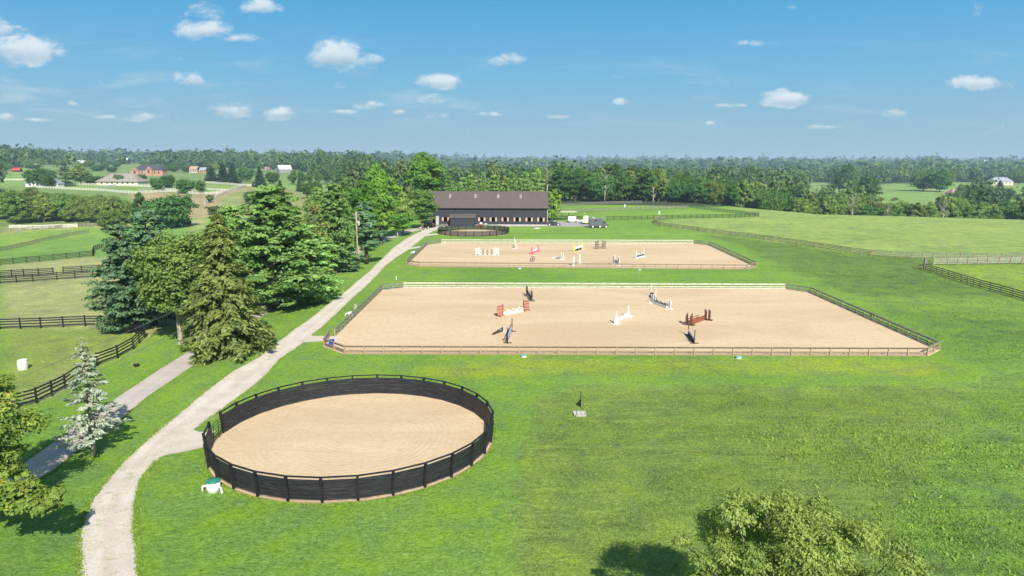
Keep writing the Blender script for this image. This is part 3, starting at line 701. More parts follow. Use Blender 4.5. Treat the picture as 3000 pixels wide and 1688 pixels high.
T('leafy_tree', 'oakB', 335, 673, 615, 92, 'grey-green low tree on a short trunk at the end of the valley wood')
T('round_bush', 'bush', 625, 629, 601, 40, 'round clipped bush alone on the brown hillside', cat='bush', crown='foliage')
T('round_bush', 'bush', 616, 594, 568, 24, 'small bush by the bend of the diagonal white fence', cat='bush', crown='foliage')
T('round_bush', 'bush', 578, 609, 597, 12, 'tiny dark bush on the brown hillside left of the clipped bush', cat='bush', crown='foliage')
T('ash_tree', 'ash', 2328, 0, 1440, 625, 'big yellow-green drooping tree cut off by the bottom edge', D=23.6, rz=0.0)
# lower left tree: the crown reaches in from the left edge, one low bough towards the drive
def corner_tree():
    r = np.random.RandomState(77)
    c = [];  cr = []
    def blob(x, y, z, R_, n, fz=.8):
        for _ in range(n):
            d = unit(r.randn(1, 3))[0]*R_*r.uniform(.45, 1); c.append((x+d[0], y+d[1], z+d[2]*fz)); cr.append(R_*r.uniform(.20, .34))
    blob(-28.6, 35.6, 5.6, 3.1, 60); blob(-28.9, 36.2, 8.1, 1.7, 22); blob(-27.6, 35.0, 3.9, 1.6, 16); blob(-31.5, 36, 5.5, 2.6, 30)
    blob(-24.7, 32.4, 3.55, 1.5, 22, .45); blob(-23.0, 32.5, 3.2, 1.05, 13, .45); blob(-26.4, 32.8, 3.7, 1.2, 12, .5)
    o3 = np.array([-28.2, 35.0, 0])
    c_ = np.array(c)-o3; v, t = clumps(c_, np.array(cr), 230, .135, .6, .45, 1.5, r)
    o = empty('tulip_tree', tuple(o3), 0, 'leafy tree at the lower left edge with a yellow-green low bough', 'tree')
    k = link(bpy.data.objects.new('crown', quadmesh('crown', v, LF['tulip'], t))); k.parent = o
    mb = MB(); mb.smooth = True
    mb.path([Vector((0, 0, -.1)), Vector((0, 0, .5)), Vector((-.2, .1, 3)), Vector((-.8, .6, 7))], [.32, .22, .18, .05], 10)
    for e in ((3.6, -2.6, 3.4), (2.2, -2.2, 3.6), (5.2, -2.5, 3.1), (-1.5, 0, 6), (.6, .8, 4.4), (-.5, 1.2, 8.3), (.8, -1.0, 3.0)):
        e = Vector(e); mb.path([Vector((0, 0, 2.3)), e*.5+Vector((0, 0, 1.1)), e], [.12, .08, .02], 6)
    mb.obj('trunk', BARK, o)
corner_tree()

def belt(prefix, keys, pxs, Ds, tops, wds, where, group, jx=8, jD=8, seed=1):
    """a line of trees; tops gives the row of the tree tops as (px,row) pairs"""
    r = np.random.RandomState(seed); L = []
    for D in Ds:
        for px in pxs:
            x = px+r.uniform(-jx, jx); d = D+r.uniform(-jD, jD)
            yt = np.interp(x, [a for a, b in tops], [b for a, b in tops])+r.uniform(-6, 9)+(0 if D == Ds[-1] else r.uniform(4, 22))
            L.append((x, d, yt, wds*r.uniform(.8, 1.35), keys[r.randint(len(keys))]))
    L.sort()
    names = dict(darkA='dark green', darkB='dark green', oakB='mid green', oliveA='olive', wpineM='pale green pine', bpineM='blue-green pine', lime='bright green', dspruce='very dark spruce', maple2='rich green')
    for i, (x, d, yt, wd, k) in enumerate(L):
        p = atD(x, d); nm = {'wpineM': 'pine_tree', 'bpineM': 'pine_tree', 'dspruce': 'spruce_tree'}.get(k, 'leafy_tree')
        h_ = max(4.5, hpx(p, yt))
        c_ = names[k]+(' tree' if 'pine' not in names[k] and 'spruce' not in names[k] else '')
        plant(nm, k, p, h_, min(wpx(p, wd), h_*1.25), '%s, %s from the left %s' % (c_, ordw(i+1), where), group)
belt('v', ['oakB', 'oakB', 'oliveA', 'darkB', 'oliveA'], range(8, 400, 40), [282, 300, 322], [(0,552),(100,548),(200,562),(300,560),(400,585)], 66, 'in the valley wood above the white paddock fence', 'trees of the valley wood', seed=3)
belt('b', ['wpineM', 'wpineM', 'oakB'], range(1320, 1570, 31), [248, 262], [(1300,520),(1350,512),(1450,510),(1560,500)], 54, 'among the pines behind the barn roof', 'trees behind the barn roof', seed=4, jD=5)
belt('r', ['darkA', 'darkB', 'oakB', 'darkA', 'maple2', 'darkB'], range(1560, 2335, 41), [358, 378], [(1550,500),(1590,478),(1650,474),(1700,492),(1780,482),(1835,468),(1900,486),(1990,500),(2040,510),(2120,515),(2200,525),(2300,552),(2340,570)], 70, 'in the tall belt right of the barn', 'trees of the tall belt right of the barn', seed=5, jD=7)
belt('s', ['darkA', 'oakB', 'oliveA', 'darkB', 'oliveA', 'oakB'], range(2350, 3040, 38), [335, 352], [(2340,575),(2430,553),(2520,570),(2640,580),(2700,590),(2780,560),(2850,585),(2930,590),(3000,575)], 58, 'behind the crest of the right field', 'trees behind the crest of the right field', seed=6, jD=9)
FT = [  # single trees of the far farms: key, px, base row, top row, width, label
 ('darkA',118,547,489,82,'big round tree beside the grey-roofed farmhouse far left'),('darkB',138,549,505,40,'dark tree in front of the grey-roofed farmhouse'),
 ('bpineM',195,546,474,44,'tall dull conifer right of the grey-roofed farmhouse'),('oakB',237,541,480,58,'tall green tree left of the long taupe barn'),
 ('darkA',268,541,512,46,'low round tree before the left end of the taupe barn'),('darkA',308,541,514,44,'second low round tree before the taupe barn'),
 ('darkA',355,542,508,36,'round tree in the middle of the taupe barn front'),('oakB',388,541,518,28,'small light tree at the right end of the taupe barn'),
 ('darkA',412,541,507,34,'dark tree between taupe barn and brick mansion'),('darkA',463,559,517,38,'left tree of the big dark pair below the mansion'),
 ('darkB',492,556,508,42,'right tree of the big dark pair below the mansion'),('darkA',543,567,520,54,'wide dark tree on the white paddock fence'),
 ('darkB',588,570,527,32,'upright dark tree right of the wide tree on the fence'),('dspruce',620,531,485,40,'layered dark spruce left of the large spruce pair'),
 ('dspruce',655,537,480,46,'left one of the large spruce pair above the paddock'),('dspruce',683,538,478,44,'right one of the large spruce pair above the paddock'),
 ('darkA',722,532,486,48,'leafy tree between the spruce pair and the lone spruce'),('dspruce',762,548,489,42,'lone layered spruce beside the paddock corner'),
 ('darkA',800,540,500,40,'dark tree left of the old grey barn'),('dspruce',877,562,519,20,'slim columnar conifer below the row of round trees'),
 ('oakB',20,500,480,40,'tree at the far left behind the red shed'),('darkA',90,495,480,30,'tree right of the red shed')]
for k, px, yb, yt, wd, lb in FT:
    T('conifer_tree' if k in ('dspruce', 'bpineM') else 'leafy_tree', k, px, yb, yt, wd, lb, group='single trees of the far farms')
for i in range(7):
    T('leafy_tree', 'darkA', 860+i*24, 541, 494+rng.uniform(-2, 5), 28, '%s tree from the left in the even row right of the old grey barn' % ordw(i+1), group='even row of round trees')
FR = [('darkA',2475,551,476,52,'tallest tree of the far right farmland left of the white house'),('darkB',2540,590,512,66,'bulky tree in front of the white house far right'),
 ('darkB',2705,560,494,64,'left half of the great pine pair on the far right meadow'),('darkA',2752,562,490,70,'right half of the great pine pair on the far right meadow'),
 ('darkA',2852,560,540,17,'small round tree right of the pink-roofed house'),('dspruce',2926,572,528,38,'dark pointed tree below the ranch house far right'),
 ('oakB',2889,570,552,28,'flat-topped small tree left of the dark pointed tree'),('darkA',2985,540,500,60,'dark tree at the right edge above the ranch house'),
 ('oliveA',2810,575,560,30,'yellowish tree before the pink-roofed house')]
for k, px, yb, yt, wd, lb in FR:
    T('conifer_tree' if k in ('dspruce', 'bpineM') else 'leafy_tree', k, px, yb, yt, wd, lb, group='single trees of the far farms')
rq = np.random.RandomState(31)
for side, (xa, xb, da, db, n_) in enumerate(((20, 800, 780, 1500, 56), (2350, 3020, 470, 980, 34))):
    L = sorted((rq.uniform(xa, xb), rq.uniform(da, db), rq.randint(5), rq.uniform(.75, 1.25)) for _ in range(n_))
    for i, (px, D_, k_, q_) in enumerate(L):
        p = atD(px, D_)
        if any(in_poly(f, np.array([p.x]), np.array([p.y]))[0] for f in FIELDW): continue
        key = ('darkA', 'darkB', 'oakB', 'oliveA', 'darkA')[k_]
        plant('leafy_tree', key, p, (9 if side == 0 else 11)*q_, 13*q_, '%s scattered tree from the left, %s' % (ordw(i+1), ('over the far left farmland', 'over the far right farmland')[side]), 'scattered farmland trees '+('left', 'right')[side])
def snag(px, D, yt, label):
    p = atD(px, D); h = hpx(p, yt); o = empty('bare_tree', p, 0, label, 'bare tree'); r = random.Random(px)
    mb = MB(); mb.smooth = True; mb.path([Vector((0, 0, 0)), Vector((.2, 0, h*.5)), Vector((-.2, 0, h*.95))], [.34, .24, .04], 7)
    mb.obj('trunk', BARKP, o); mb = MB()
    for i in range(16):
        z = h*r.uniform(.35, .9); a = r.uniform(0, 6.28); l = h*.25*r.uniform(.5, 1)
        e = Vector((cos(a)*l, sin(a)*l, z+l*1.0)); mb.path([Vector((0, 0, z)), e*.5+Vector((0, 0, z*.5-.2)), e], [.13, .08, .02], 4)
    mb.obj('limb', BARKP, o)
snag(1601, 345, 488, 'pale dead tree standing in the tall belt just right of the barn')
snag(1770, 346, 492, 'pale dead tree in the middle of the tall belt')
snag(1912, 344, 545, 'pale bare trunk at the edge of the belt above the paddock')
snag(2497, 318, 572, 'pale dead tree at the crest left of the yellowish trees')
snag(2765, 318, 582, 'widely branched dead tree at the crest of the right field')
snag(2601, 318, 604, 'short pale dead stem at the crest of the field')

# distant woodland
def far_wood():
    r = np.random.RandomState(9)
    def variant(seed, n, size):
        q = np.random.RandomState(seed); ncl = 9
        d = unit(q.randn(ncl, 3)); d[:, 2] = np.abs(d[:, 2]); c = d*np.array([.56, .56, .50])*q.uniform(.3, 1, ncl)[:, None]
        c[:, 2] += .42
        v, t = clumps(c, q.uniform(.42, .56, ncl), n, size, .8, .5, 1.3, q)
        return v.reshape(-1, 4, 3), t
    VM = [variant(s, 62, .135) for s in range(20, 26)]; VN = [variant(s, 24, .22) for s in range(5)]; VF = [variant(s, 9, .42) for s in range(5, 9)]
    pts = []
    D = 395.0
    while D < 8800:
        sp = 13+.0072*D if D < 1500 else 24+.019*(D-1500)
        half = .82*D; xs = np.arange(-half, half, sp)+r.uniform(-.4, .4, len(np.arange(-half, half, sp)))*sp
        ys = np.full(len(xs), D)+r.uniform(-.45, .45, len(xs))*sp
        pts.append(np.stack([xs, ys], 1)); D += sp*(.9 if D < 1500 else 2.2)
    P = np.concatenate(pts); D = np.hypot(P[:, 0], P[:, 1]); ok = np.ones(len(P), bool)
    for f in FIELDW: ok &= ~in_poly(f, P[:, 0], P[:, 1])
    u = P[:, 0]/P[:, 1]; px = 1500+u*FPX*1.0
    ok &= ~((px > 2335) & (px < 3400) & (D < 1010) & (r.uniform(0, 1, len(P)) < .94))
    clear = in_poly(wp([(-40,690),(-40,522),(60,492),(200,480),(420,479),(500,496),(600,490),(860,496),(980,530),(1000,560),(1000,700)]), P[:, 0], P[:, 1])
    ok &= ~(clear & ((r.uniform(0, 1, len(P)) < .93) | (D < 760)))
    ok &= ~((P[:, 1] < 400) & (np.abs(px-1450) < 160))
    gapn = np.sin(P[:, 0]/170+1)*np.sin(P[:, 1]/230+2)+.6*np.sin(P[:, 0]/90+P[:, 1]/140)
    ok &= ~((gapn > .60) & (D > 620) & (D < 3600))
    P = P[ok]; D = D[ok]; n = len(P); Z = terr(P[:, 0], P[:, 1])
    order = np.argsort(D); P, D, Z = P[order], D[order], Z[order]
    near = D < 1500; vnear = D < 850; near &= ~vnear
    m = LF['dark']
    wood = leafmat('wood_leaf', (.045, .100, .030), (.15, .225, .065), .3)
    # nearest ones as objects of their own
    NI = 95
    protos = []
    for s, (v, t) in enumerate(VM):
        me = quadmesh('crown', v.reshape(-1, 3), wood, t); protos.append(me)
    o = MB().tube((0, 0, -.05), (0, 0, .75), .045, .02, 7).obj('trunk', BARK); tmesh = o.data; bpy.data.objects.remove(o)
    idx = np.arange(NI); order2 = sorted(idx, key=lambda i: P[i, 0]/P[i, 1])
    for rank, i in enumerate(order2):
        o = empty('forest_tree', (P[i, 0], P[i, 1], Z[i]-.6))
        for nm_, me_ in (('crown', protos[i % 6]), ('trunk', tmesh)):
            c_ = link(bpy.data.objects.new(nm_, me_)); c_.parent = o
        hh = r.uniform(12, 18); rr = r.uniform(9, 12.5); o.scale = (rr, rr, hh); o.rotation_euler = (0, 0, r.uniform(0, 6.28))
        tag(o, 'forest tree, %s from the left along the front of the distant woodland' % ordw(rank+1), 'tree', 'front trees of the distant woodland')
    vs = []; ts = []
    for sel, VV in ((np.where(vnear)[0][NI:], VM), (np.where(near)[0], VN), (np.where(D >= 1500)[0], VF)):
        which = r.randint(0, len(VV), len(sel))
        for k, (v, t) in enumerate(VV):
            s = sel[which == k]
            if not len(s): continue
            a = r.uniform(0, 6.28, len(s)); ca, sa = np.cos(a), np.sin(a)
            base = 14 if VV is VF else 10
            sc = base*r.uniform(.75, 1.4, len(s))*(1+np.clip((D[s]-1500)/3500, 0, 1.6))
            hh = sc*(10/base)*r.uniform(1.05, 1.75, len(s))*(1+.15*np.sin(P[s, 0]/60)*np.cos(P[s, 1]/80))
            x = v[None, :, :, 0]; y = v[None, :, :, 1]; z = v[None, :, :, 2]
            X = (x*ca[:, None, None]-y*sa[:, None, None])*sc[:, None, None]+P[s, 0][:, None, None]
            Y = (x*sa[:, None, None]+y*ca[:, None, None])*sc[:, None, None]+P[s, 1][:, None, None]
            Zz = z*hh[:, None, None]+(Z[s]-1.0)[:, None, None]
            vs.append(np.stack([X, Y, Zz], -1).reshape(-1, 3)); ts.append((np.clip(t[None, :]*.45+r.uniform(-.25, .65, len(s))[:, None]*(.6+.4*np.sin(P[s, 0]/110+P[s, 1]/70))[:, None], 0, 1)).reshape(-1))
    V_ = np.concatenate(vs); print('woodland trees', n, 'faces', len(V_)//4)
    o = link(bpy.data.objects.new('distant_woodland', quadmesh('distant_woodland', V_, wood, np.concatenate(ts))))
    tag(o, 'blue-green distant woodland reaching to the horizon', 'woodland', kind='stuff')
far_wood()

# ------------------------------------------------------------ grass tufts
def tufts():
    r = np.random.RandomState(3); vs = []; ts = []
    rough = [wp(ZONES[4][0]), wp(ZONES[5][0])]; meadow = [wp(ZONES[k][0]) for k in (7, 8)]
    def fill(polys, n, xr, yr, size, h, sel=None):
        X = r.uniform(*xr, n); Y = r.uniform(*yr, n)**1.0
        k = np.zeros(n, bool)
        for p in polys: k |= in_poly(p, X, Y)
        X, Y = X[k], Y[k]; X = X+r.randn(len(X))*1.2; Y = Y+r.randn(len(Y))*1.2; den = np.sin(X/3.3+np.sin(Y/4)*2)*np.sin(Y/2.6+np.cos(X/5)*2); q = r.uniform(-1.1, .9, len(X)) < den; X, Y = X[q], Y[q]
        m = len(X); Z = terr(X, Y); a = r.uniform(0, 6.28, m); s = size*r.uniform(.5, 1.5, m); hh = h*r.uniform(.3, 1.3, m)
        dx, dy = np.cos(a)*s, np.sin(a)*s; lx, ly = r.randn(m)*hh*.5, r.randn(m)*hh*.5
        P = np.stack([np.stack([X-dx, Y-dy, Z-.02], 1), np.stack([X+dx, Y+dy, Z-.02], 1), np.stack([X+dx*.4+lx, Y+dy*.4+ly, Z+hh], 1), np.stack([X-dx*.4+lx, Y-dy*.4+ly, Z+hh], 1)], 1)
        vs.append(P.reshape(-1, 3)); ts.append(r.uniform(0, 1, m))
    fill(rough, 230000, (-3, 52), (20, 60), .035, .055)
    fill(rough, 26000, (18, 60), (20, 52), .06, .13)
    fill(meadow, 60000, (25, 130), (55, 170), .09, .09)
    def edge(pts, n, spread, size, h, off=0.0):
        Q = np.array([(at(*p).x, at(*p).y) for p in pts]); q = np.r_[0, np.cumsum(np.hypot(*np.diff(Q, axis=0).T))]
        t = r.uniform(0, q[-1], n); X = np.interp(t, q, Q[:, 0])+r.randn(n)*spread; Y = np.interp(t, q, Q[:, 1])+r.randn(n)*spread
        put(X, Y, size, h)
    def put(X, Y, size, h):
        m = len(X); Z = terr(X, Y)+.015; a = r.uniform(0, 6.28, m); s_ = size*r.uniform(.5, 1.5, m); hh = h*r.uniform(.3, 1.3, m)
        dx, dy = np.cos(a)*s_, np.sin(a)*s_; lx, ly = r.randn(m)*hh*.5, r.randn(m)*hh*.5
        P = np.stack([np.stack([X-dx, Y-dy, Z-.02], 1), np.stack([X+dx, Y+dy, Z-.02], 1), np.stack([X+dx*.4+lx, Y+dy*.4+ly, Z+hh], 1), np.stack([X-dx*.4+lx, Y-dy*.4+ly, Z+hh], 1)], 1)
        vs.append(P.reshape(-1, 3)); ts.append(r.uniform(0, .8, m))
    edge([p for p in DL if p[1] > 820], 9000, .09, .05, .06); edge([p for p in DR if p[1] >= 1352], 5000, .09, .05, .06); edge([p for p in DR if 1040 < p[1] < 1246], 3000, .09, .05, .06)
    edge([p for p in LL if p[1] > 1000], 4000, .06, .05, .05); edge([p for p in LR if p[1] > 1000], 4000, .06, .05, .05)
    a_ = r.uniform(0, 6.28, 7000); rr_ = PENR+.30+np.abs(r.randn(7000))*.10; put(PEN.x+rr_*np.cos(a_), PEN.y+rr_*np.sin(a_), .05, .07)
    k_ = 70; cx = np.repeat(np.interp(r.uniform(0, 1, k_), [0, 1], [0, 1]), 22); tt = cx; L_ = np.array([(at(*p).x, at(*p).y) for p in DL[:6]]); R_ = np.array([(at(*p).x, at(*p).y) for p in DR[:6]])
    f_ = np.repeat(r.uniform(.15, .85, k_), 22); i_ = tt*4.99; j_ = i_.astype(int); w_ = (i_-j_)[:, None]
    A_ = L_[j_]*(1-w_)+L_[j_+1]*w_; B_ = R_[j_]*(1-w_)+R_[j_+1]*w_; Q_ = A_*(1-f_[:, None])+B_*f_[:, None]+r.randn(len(f_), 2)*np.array([.16, .06])
    put(Q_[:, 0], Q_[:, 1], .025, .025)
    m = leafmat('grass_blade', (.17, .27, .035), (.27, .37, .06), .3)
    o = link(bpy.data.objects.new('grass', quadmesh('grass', np.concatenate(vs), m, np.concatenate(ts))))
    tag(o, 'longer tufted grass of the rough meadow on the right', 'grass', kind='stuff')
tufts()

# ------------------------------------------------------------ fences
def fence(name, label, pts, h=1.3, sp=2.4, rails=(.35, .68, 1.0, 1.28), rh=.14, post=.13, mp=None, mr=None, cat='fence', group=None,
          side=1, cap=False, over=.06, parts=True, closed=False, railmats=None, skip=(), rnames=None):
    mp = mp or BLACKPOST; mr = mr or BLACKWOOD
    pts = [Vector((p[0], p[1], 0)) for p in pts]
    if closed: pts = pts+[pts[0]]
    nodes = []
    for i in range(len(pts)-1):
        L = (pts[i+1]-pts[i]).length; k = max(1, round(L/sp))
        for j in range(k): nodes.append((pts[i].lerp(pts[i+1], j/k), i))
    nodes.append((pts[-1], len(pts)-2))
    P = [(Vector((p.x, p.y, tz(p.x, p.y))), s) for p, s in nodes]
    O = P[0][0]; root = empty(name, O, 0, label, cat, group)
    n = len(P) if not closed else len(P)-1
    pm = None; order = sorted(range(n), key=lambda i: P[i][0].y); far_ = MB()
    for rank, i in enumerate(order):
        p = P[i][0]-O
        a = P[min(i+1, len(P)-1)][0]-P[max(i-1, 0)][0]; rz = math.atan2(a.y, a.x)
        if parts and rank < 100:
            if pm is None:
                mb = MB(); mb.box((0, 0, h/2+over/2-.05), (post, post, h+over+.1)); o = mb.obj('post', mp, root); pm = o; o.location = p; o.rotation_euler = (0, 0, rz)
            else: copyo(pm, root, p, rz)
        else: far_.box(p+Vector((0, 0, h/2)), (post, post, h+over), rz)
    if far_.v:
        o = far_.obj('post', mp, root)
        if parts: o['kind'] = 'stuff'
    jr = random.Random(len(P))
    mbs = {}
    for k, z in enumerate(rails):
        mbs[k] = MB()
    for i in range(len(P)-1):
        a, b = P[i][0]-O, P[i+1][0]-O; seg = P[i][1]
        if i in skip: continue
        d = (b-a); nrm = Vector((-d.y, d.x, 0)).normalized()*(post/2+.018)*side
        for k, z in enumerate(rails):
            mb = mbs[k]; mb.cur = 0 if railmats is None else railmats(seg, k)
            j = jr.uniform(-.012, .012)
            g = .99
            mb.beam(a.lerp(b, 1-g)+nrm+Vector((0, 0, z-rh/2+j)), a.lerp(b, g)+nrm+Vector((0, 0, z-rh/2-j*.5)), .03, rh)
        if cap:
            k = len(rails)-1; mbs[k].beam(a+nrm*.3+Vector((0, 0, h+over+.02)), b+nrm*.3+Vector((0, 0, h+over+.02)), .17, .035)
    mats = mr if isinstance(mr, (list, tuple)) else [mr]
    if parts:
        for k in mbs: mbs[k].obj((rnames[k] if rnames else 'rail'), mats, root)
    else:
        big = MB()
        for k in mbs: big.cur = 0; kk = len(big.v); big.v += mbs[k].v; big.f += [tuple(q+kk for q in f) for f in mbs[k].f]; big.mi += mbs[k].mi; big.sm += mbs[k].sm
        big.obj('rails', mats, root)
    return root
# arena 1 and 2: two rails on the inside face, a kick board on the ground, cap board on top
AP1 = [AR1[2], AR1[3], AR1[4], AR1[5], AR1[6], AR1[7], AR1[8], AR1[0], AR1[1], (at(964, 987).x, at(964, 987).y)]
am = [TANWOOD, PALEWOOD, GREYGREEN]
fence('arena_fence', 'weathered low board fence round the near sand riding arena', AP1, .78, 2.05, (.17, .42, .80), .13, .12, TANPOST, am,
      side=-1, railmats=lambda s, k: {0: 2, 1: 2, 2: 1, 3: 2, 4: 2}.get(s, 0), rnames=('kick_board', 'rail', 'rail'), cap=True)
AP2 = [AR2[1], AR2[2], AR2[3], AR2[4], AR2[5], AR2[6], AR2[7], AR2[0], AR2[1]]
fence('arena_fence', 'weathered low board fence round the farther sand riding arena', AP2, .85, 2.1, (.17, .45, .85), .13, .12, TANPOST, am,
      side=-1, railmats=lambda s, k: {0: 2, 1: 2, 2: 1, 3: 2, 4: 2}.get(s, 0), rnames=('kick_board', 'rail', 'rail'), cap=True)
B4 = dict(h=1.32, sp=2.5)
FEN = [
 ('black four-board fence between the asphalt lane and the lower left paddock', [(-60,1225),(20,1203),(53,1197),(108,1182),(153,1160),(192,1140),(240,1106),(285,1073),(345,1050),(391,1024),(425,990)], dict(B4)),
 ('black four-board fence running in front of the big bluish pine', [(-60,968),(0,966),(120,962),(250,956),(345,956),(425,988)], dict(B4)),
 ('black board fence with the lower rails at the near side of the double fence lane', [(-60,834),(0,831),(97,826),(167,820),(272,813),(345,806)], dict(B4)),
 ('black board fence just behind its twin on the left, broken by a gate gap', [(-60,816),(0,814),(70,810),(157,806)], dict(B4)),
 ('short black board fence right of the gate gap on the left', [(186,803),(240,800),(292,797),(330,795)], dict(B4)),
 ('black board fence along the upper edge of the yellowish left paddock', [(-60,782),(0,778),(116,767),(272,751),(276,735),(303,727)], dict(B4)),
 ('grey weathered fence climbing through the bright left pasture', [(-60,752),(0,738),(116,712),(200,693),(260,683)], dict(B4, sp=3, mp=GREYRAIL, mr=GREYRAIL)),
 ('grey fence curving below the white paddock fence', [(-60,690),(0,681),(97,674),(194,668),(285,662)], dict(B4, sp=3, mp=GREYRAIL, mr=GREYRAIL)),
 ('dark fence along the foot of the valley wood', [(229,664),(300,658),(388,650),(450,652)], dict(B4, sp=3)),
 ('dark fence across the lawn above the grey crate', [(650,652),(690,650),(720,649),(800,650)], dict(B4, sp=3)),
 ('grey fence of the paddock right of the barn, farthest row by the trees', [(1604,609),(1697,602),(1791,598),(1880,596),(1948,602),(2026,609),(2116,622),(2223,634)], dict(B4, sp=3, mp=GREYRAIL, mr=GREYRAIL)),
 ('grey fence of the paddock right of the barn, middle row', [(1604,622),(1686,622),(1802,618),(1919,613.5),(2016,611)], dict(B4, sp=2.6, mp=GREYRAIL, mr=GREYRAIL)),
 ('board fence from the grey van to the paddock corner, dark then grey', [(1778,645),(1860,644),(1915,642.5),(1987,641),(2078,639.5),(2155,638),(2223,634.5)], dict(B4, sp=2.6, rails=(.35, .8, 1.28))),
 ('long grey fence sweeping down the right side to the far field edge', [(1948,643),(1916,648),(1917,655),(1938,664),(2006,673),(2050,680),(2097,686),(2194,698),(2291,711.5),(2388,726),(2493,742.5),(2551,750),(2609,754),(2672,757),(2734,758.5),(2893,760),(3060,761)], dict(B4, sp=2.7, mp=TANPOST, mr=GREYRAIL)),
 ('pale fence just below the long grey fence at the right edge', [(2734,776.5),(2776,776),(2893,774.5),(3060,772)], dict(B4, sp=2.4, mp=TANPOST, mr=pmat('bleached_board', (.42, .40, .33), (.30, .28, .23), 2.5, .85))),
 ('dark fence with pale posts descending to the right edge', [(2710,793),(2760,808),(2815,826),(2870,843),(2932,860),(3000,880),(3100,910)], dict(B4, sp=2.2, mp=GREYRAIL, rails=(.3, .62, .95, 1.28))),
 ('dark board fence behind the parked vehicles and trailer', [(1606,646),(1655,645),(1712,644)], dict(B4, rails=(.35, .8, 1.28))),
]
for lb, pts, kw in FEN:
    kw.setdefault('mp', BLACKPOST); kw.setdefault('mr', BLACKWOOD)
    fence('board_fence', lb, wp(pts), **kw)
WF = [('white paddock fence at the foot of the valley wood', [(29,671),(120,671),(227,667)]),
 ('white fence far left before the grey-roofed farmhouse', [(-60,529),(0,529),(78,529)]),
 ('long white fence below the taupe barn, lower row', [(108,551),(165,554),(252,558),(311,561),(345,565),(398,568),(500,563),(531,566),(564,569),(605,571),(651,568)]),
 ('white fence below the taupe barn, upper row', [(206,544.5),(243,542.5),(330,545.5),(446,548.5),(500,549)]),
 ('short white fence slanting between the two small paddocks', [(340,546),(281,558)]),
 ('short white fence slanting right of the two small paddocks', [(446,552),(408,564)]),
 ('white fence along the top of the upper right paddock', [(605,537),(675,541.5),(712,546),(737,546)]),
 ('white fence across the upper right paddock', [(472,558),(540,561),(605,557),(640,560),(669,561)]),
 ('white fence running diagonally down the brown hillside', [(723,546),(694,553),(665,565),(636,578),(622,588),(600,600)])]
for lb, pts in WF:
    fence('white_fence', lb, wp(pts), 1.5, 3.2, (.5, .95, 1.45), .26, .2, WHITEF, WHITEF, group=None)

# ------------------------------------------------------------ round pens
def round_pen(c, r, n, h, label, a_gate, solid, gate_len=1):
    root = empty('round_pen', c, 0, label, 'round pen')
    A = [a_gate+2*pi*i/n for i in range(n)]
    lean = .16
    def P(a, z, off=0): rr = r+off+lean*z/h; return Vector((rr*cos(a), rr*sin(a), z))
    pm = None
    for i, a in enumerate(A):
        if pm is None:
            mb = MB(); mb.beam(Vector((.07, 0, -.1)), Vector((.07+lean, 0, h+.01)), .15, .17); pm = mb.obj('post', BLACKPOST, root); pm.location = (r*cos(a), r*sin(a), 0); pm.rotation_euler = (0, 0, a)
        else: copyo(pm, root, (r*cos(a), r*sin(a), 0), a)
    rr_ = random.Random(3)
    for i in range(n):
        if i in range(gate_len): continue
        a, b = A[i], A[i]+2*pi/n; mb = MB()
        if solid:
            zs = [.06+k*.172 for k in range(8)]; bh = .1715
        else: zs = [.08, .34, .60, .86, 1.12]; bh = .20
        for z in zs:
            gap = rr_.choice([0]*13+[.02]) if solid else 0
            mb.beam(P(a, z+bh/2, -.03), P(b, z+bh/2+rr_.uniform(-.004, .004), -.03), .035, bh-gap)
        if solid: mb.cur = 1; mb.beam(P(a, .045, .0), P(b, .045, .0), .05, .11)
        mb.obj('board_panel', [PENWOOD, DUSTW], root)
        mb = MB(); mb.beam(P(a, h-.02, .02), P(b, h-.02, .02), .12, .07); mb.obj('top_rail', BLACKPOST, root)
    # gate of steel tube, standing a little open
    a, b = A[0], A[0]+2*pi/n*gate_len; g = MB(); p0, p1 = P(a, 0), P(b, 0); p0.z = p1.z = 0; q = p0+(p1-p0)*.08; e = p0+(p1-p0)*.95
    for z in (.2, .45, .7, .95, 1.2, 1.42): g.tube(q+Vector((0, 0, z)), e+Vector((0, 0, z)), .022, n=6)
    for t in (0, .5, 1): g.tube(q.lerp(e, t)+Vector((0, 0, .2)), q.lerp(e, t)+Vector((0, 0, 1.42)), .026, n=6)
    g.obj('gate', BLACKPOST, root)
    return root
pg = at(640, 1330)-PEN; ag = math.atan2(at(652, 1268).y-PEN.y, at(652, 1268).x-PEN.x)
round_pen(PEN, PENR, 30, 1.66, 'near round pen with solid black board walls and sand floor', ag+.005, True)
round_pen(PEN2, PEN2R, 28, 1.5, 'farther round pen of open black boards in front of the barn', pi*1.02, False)

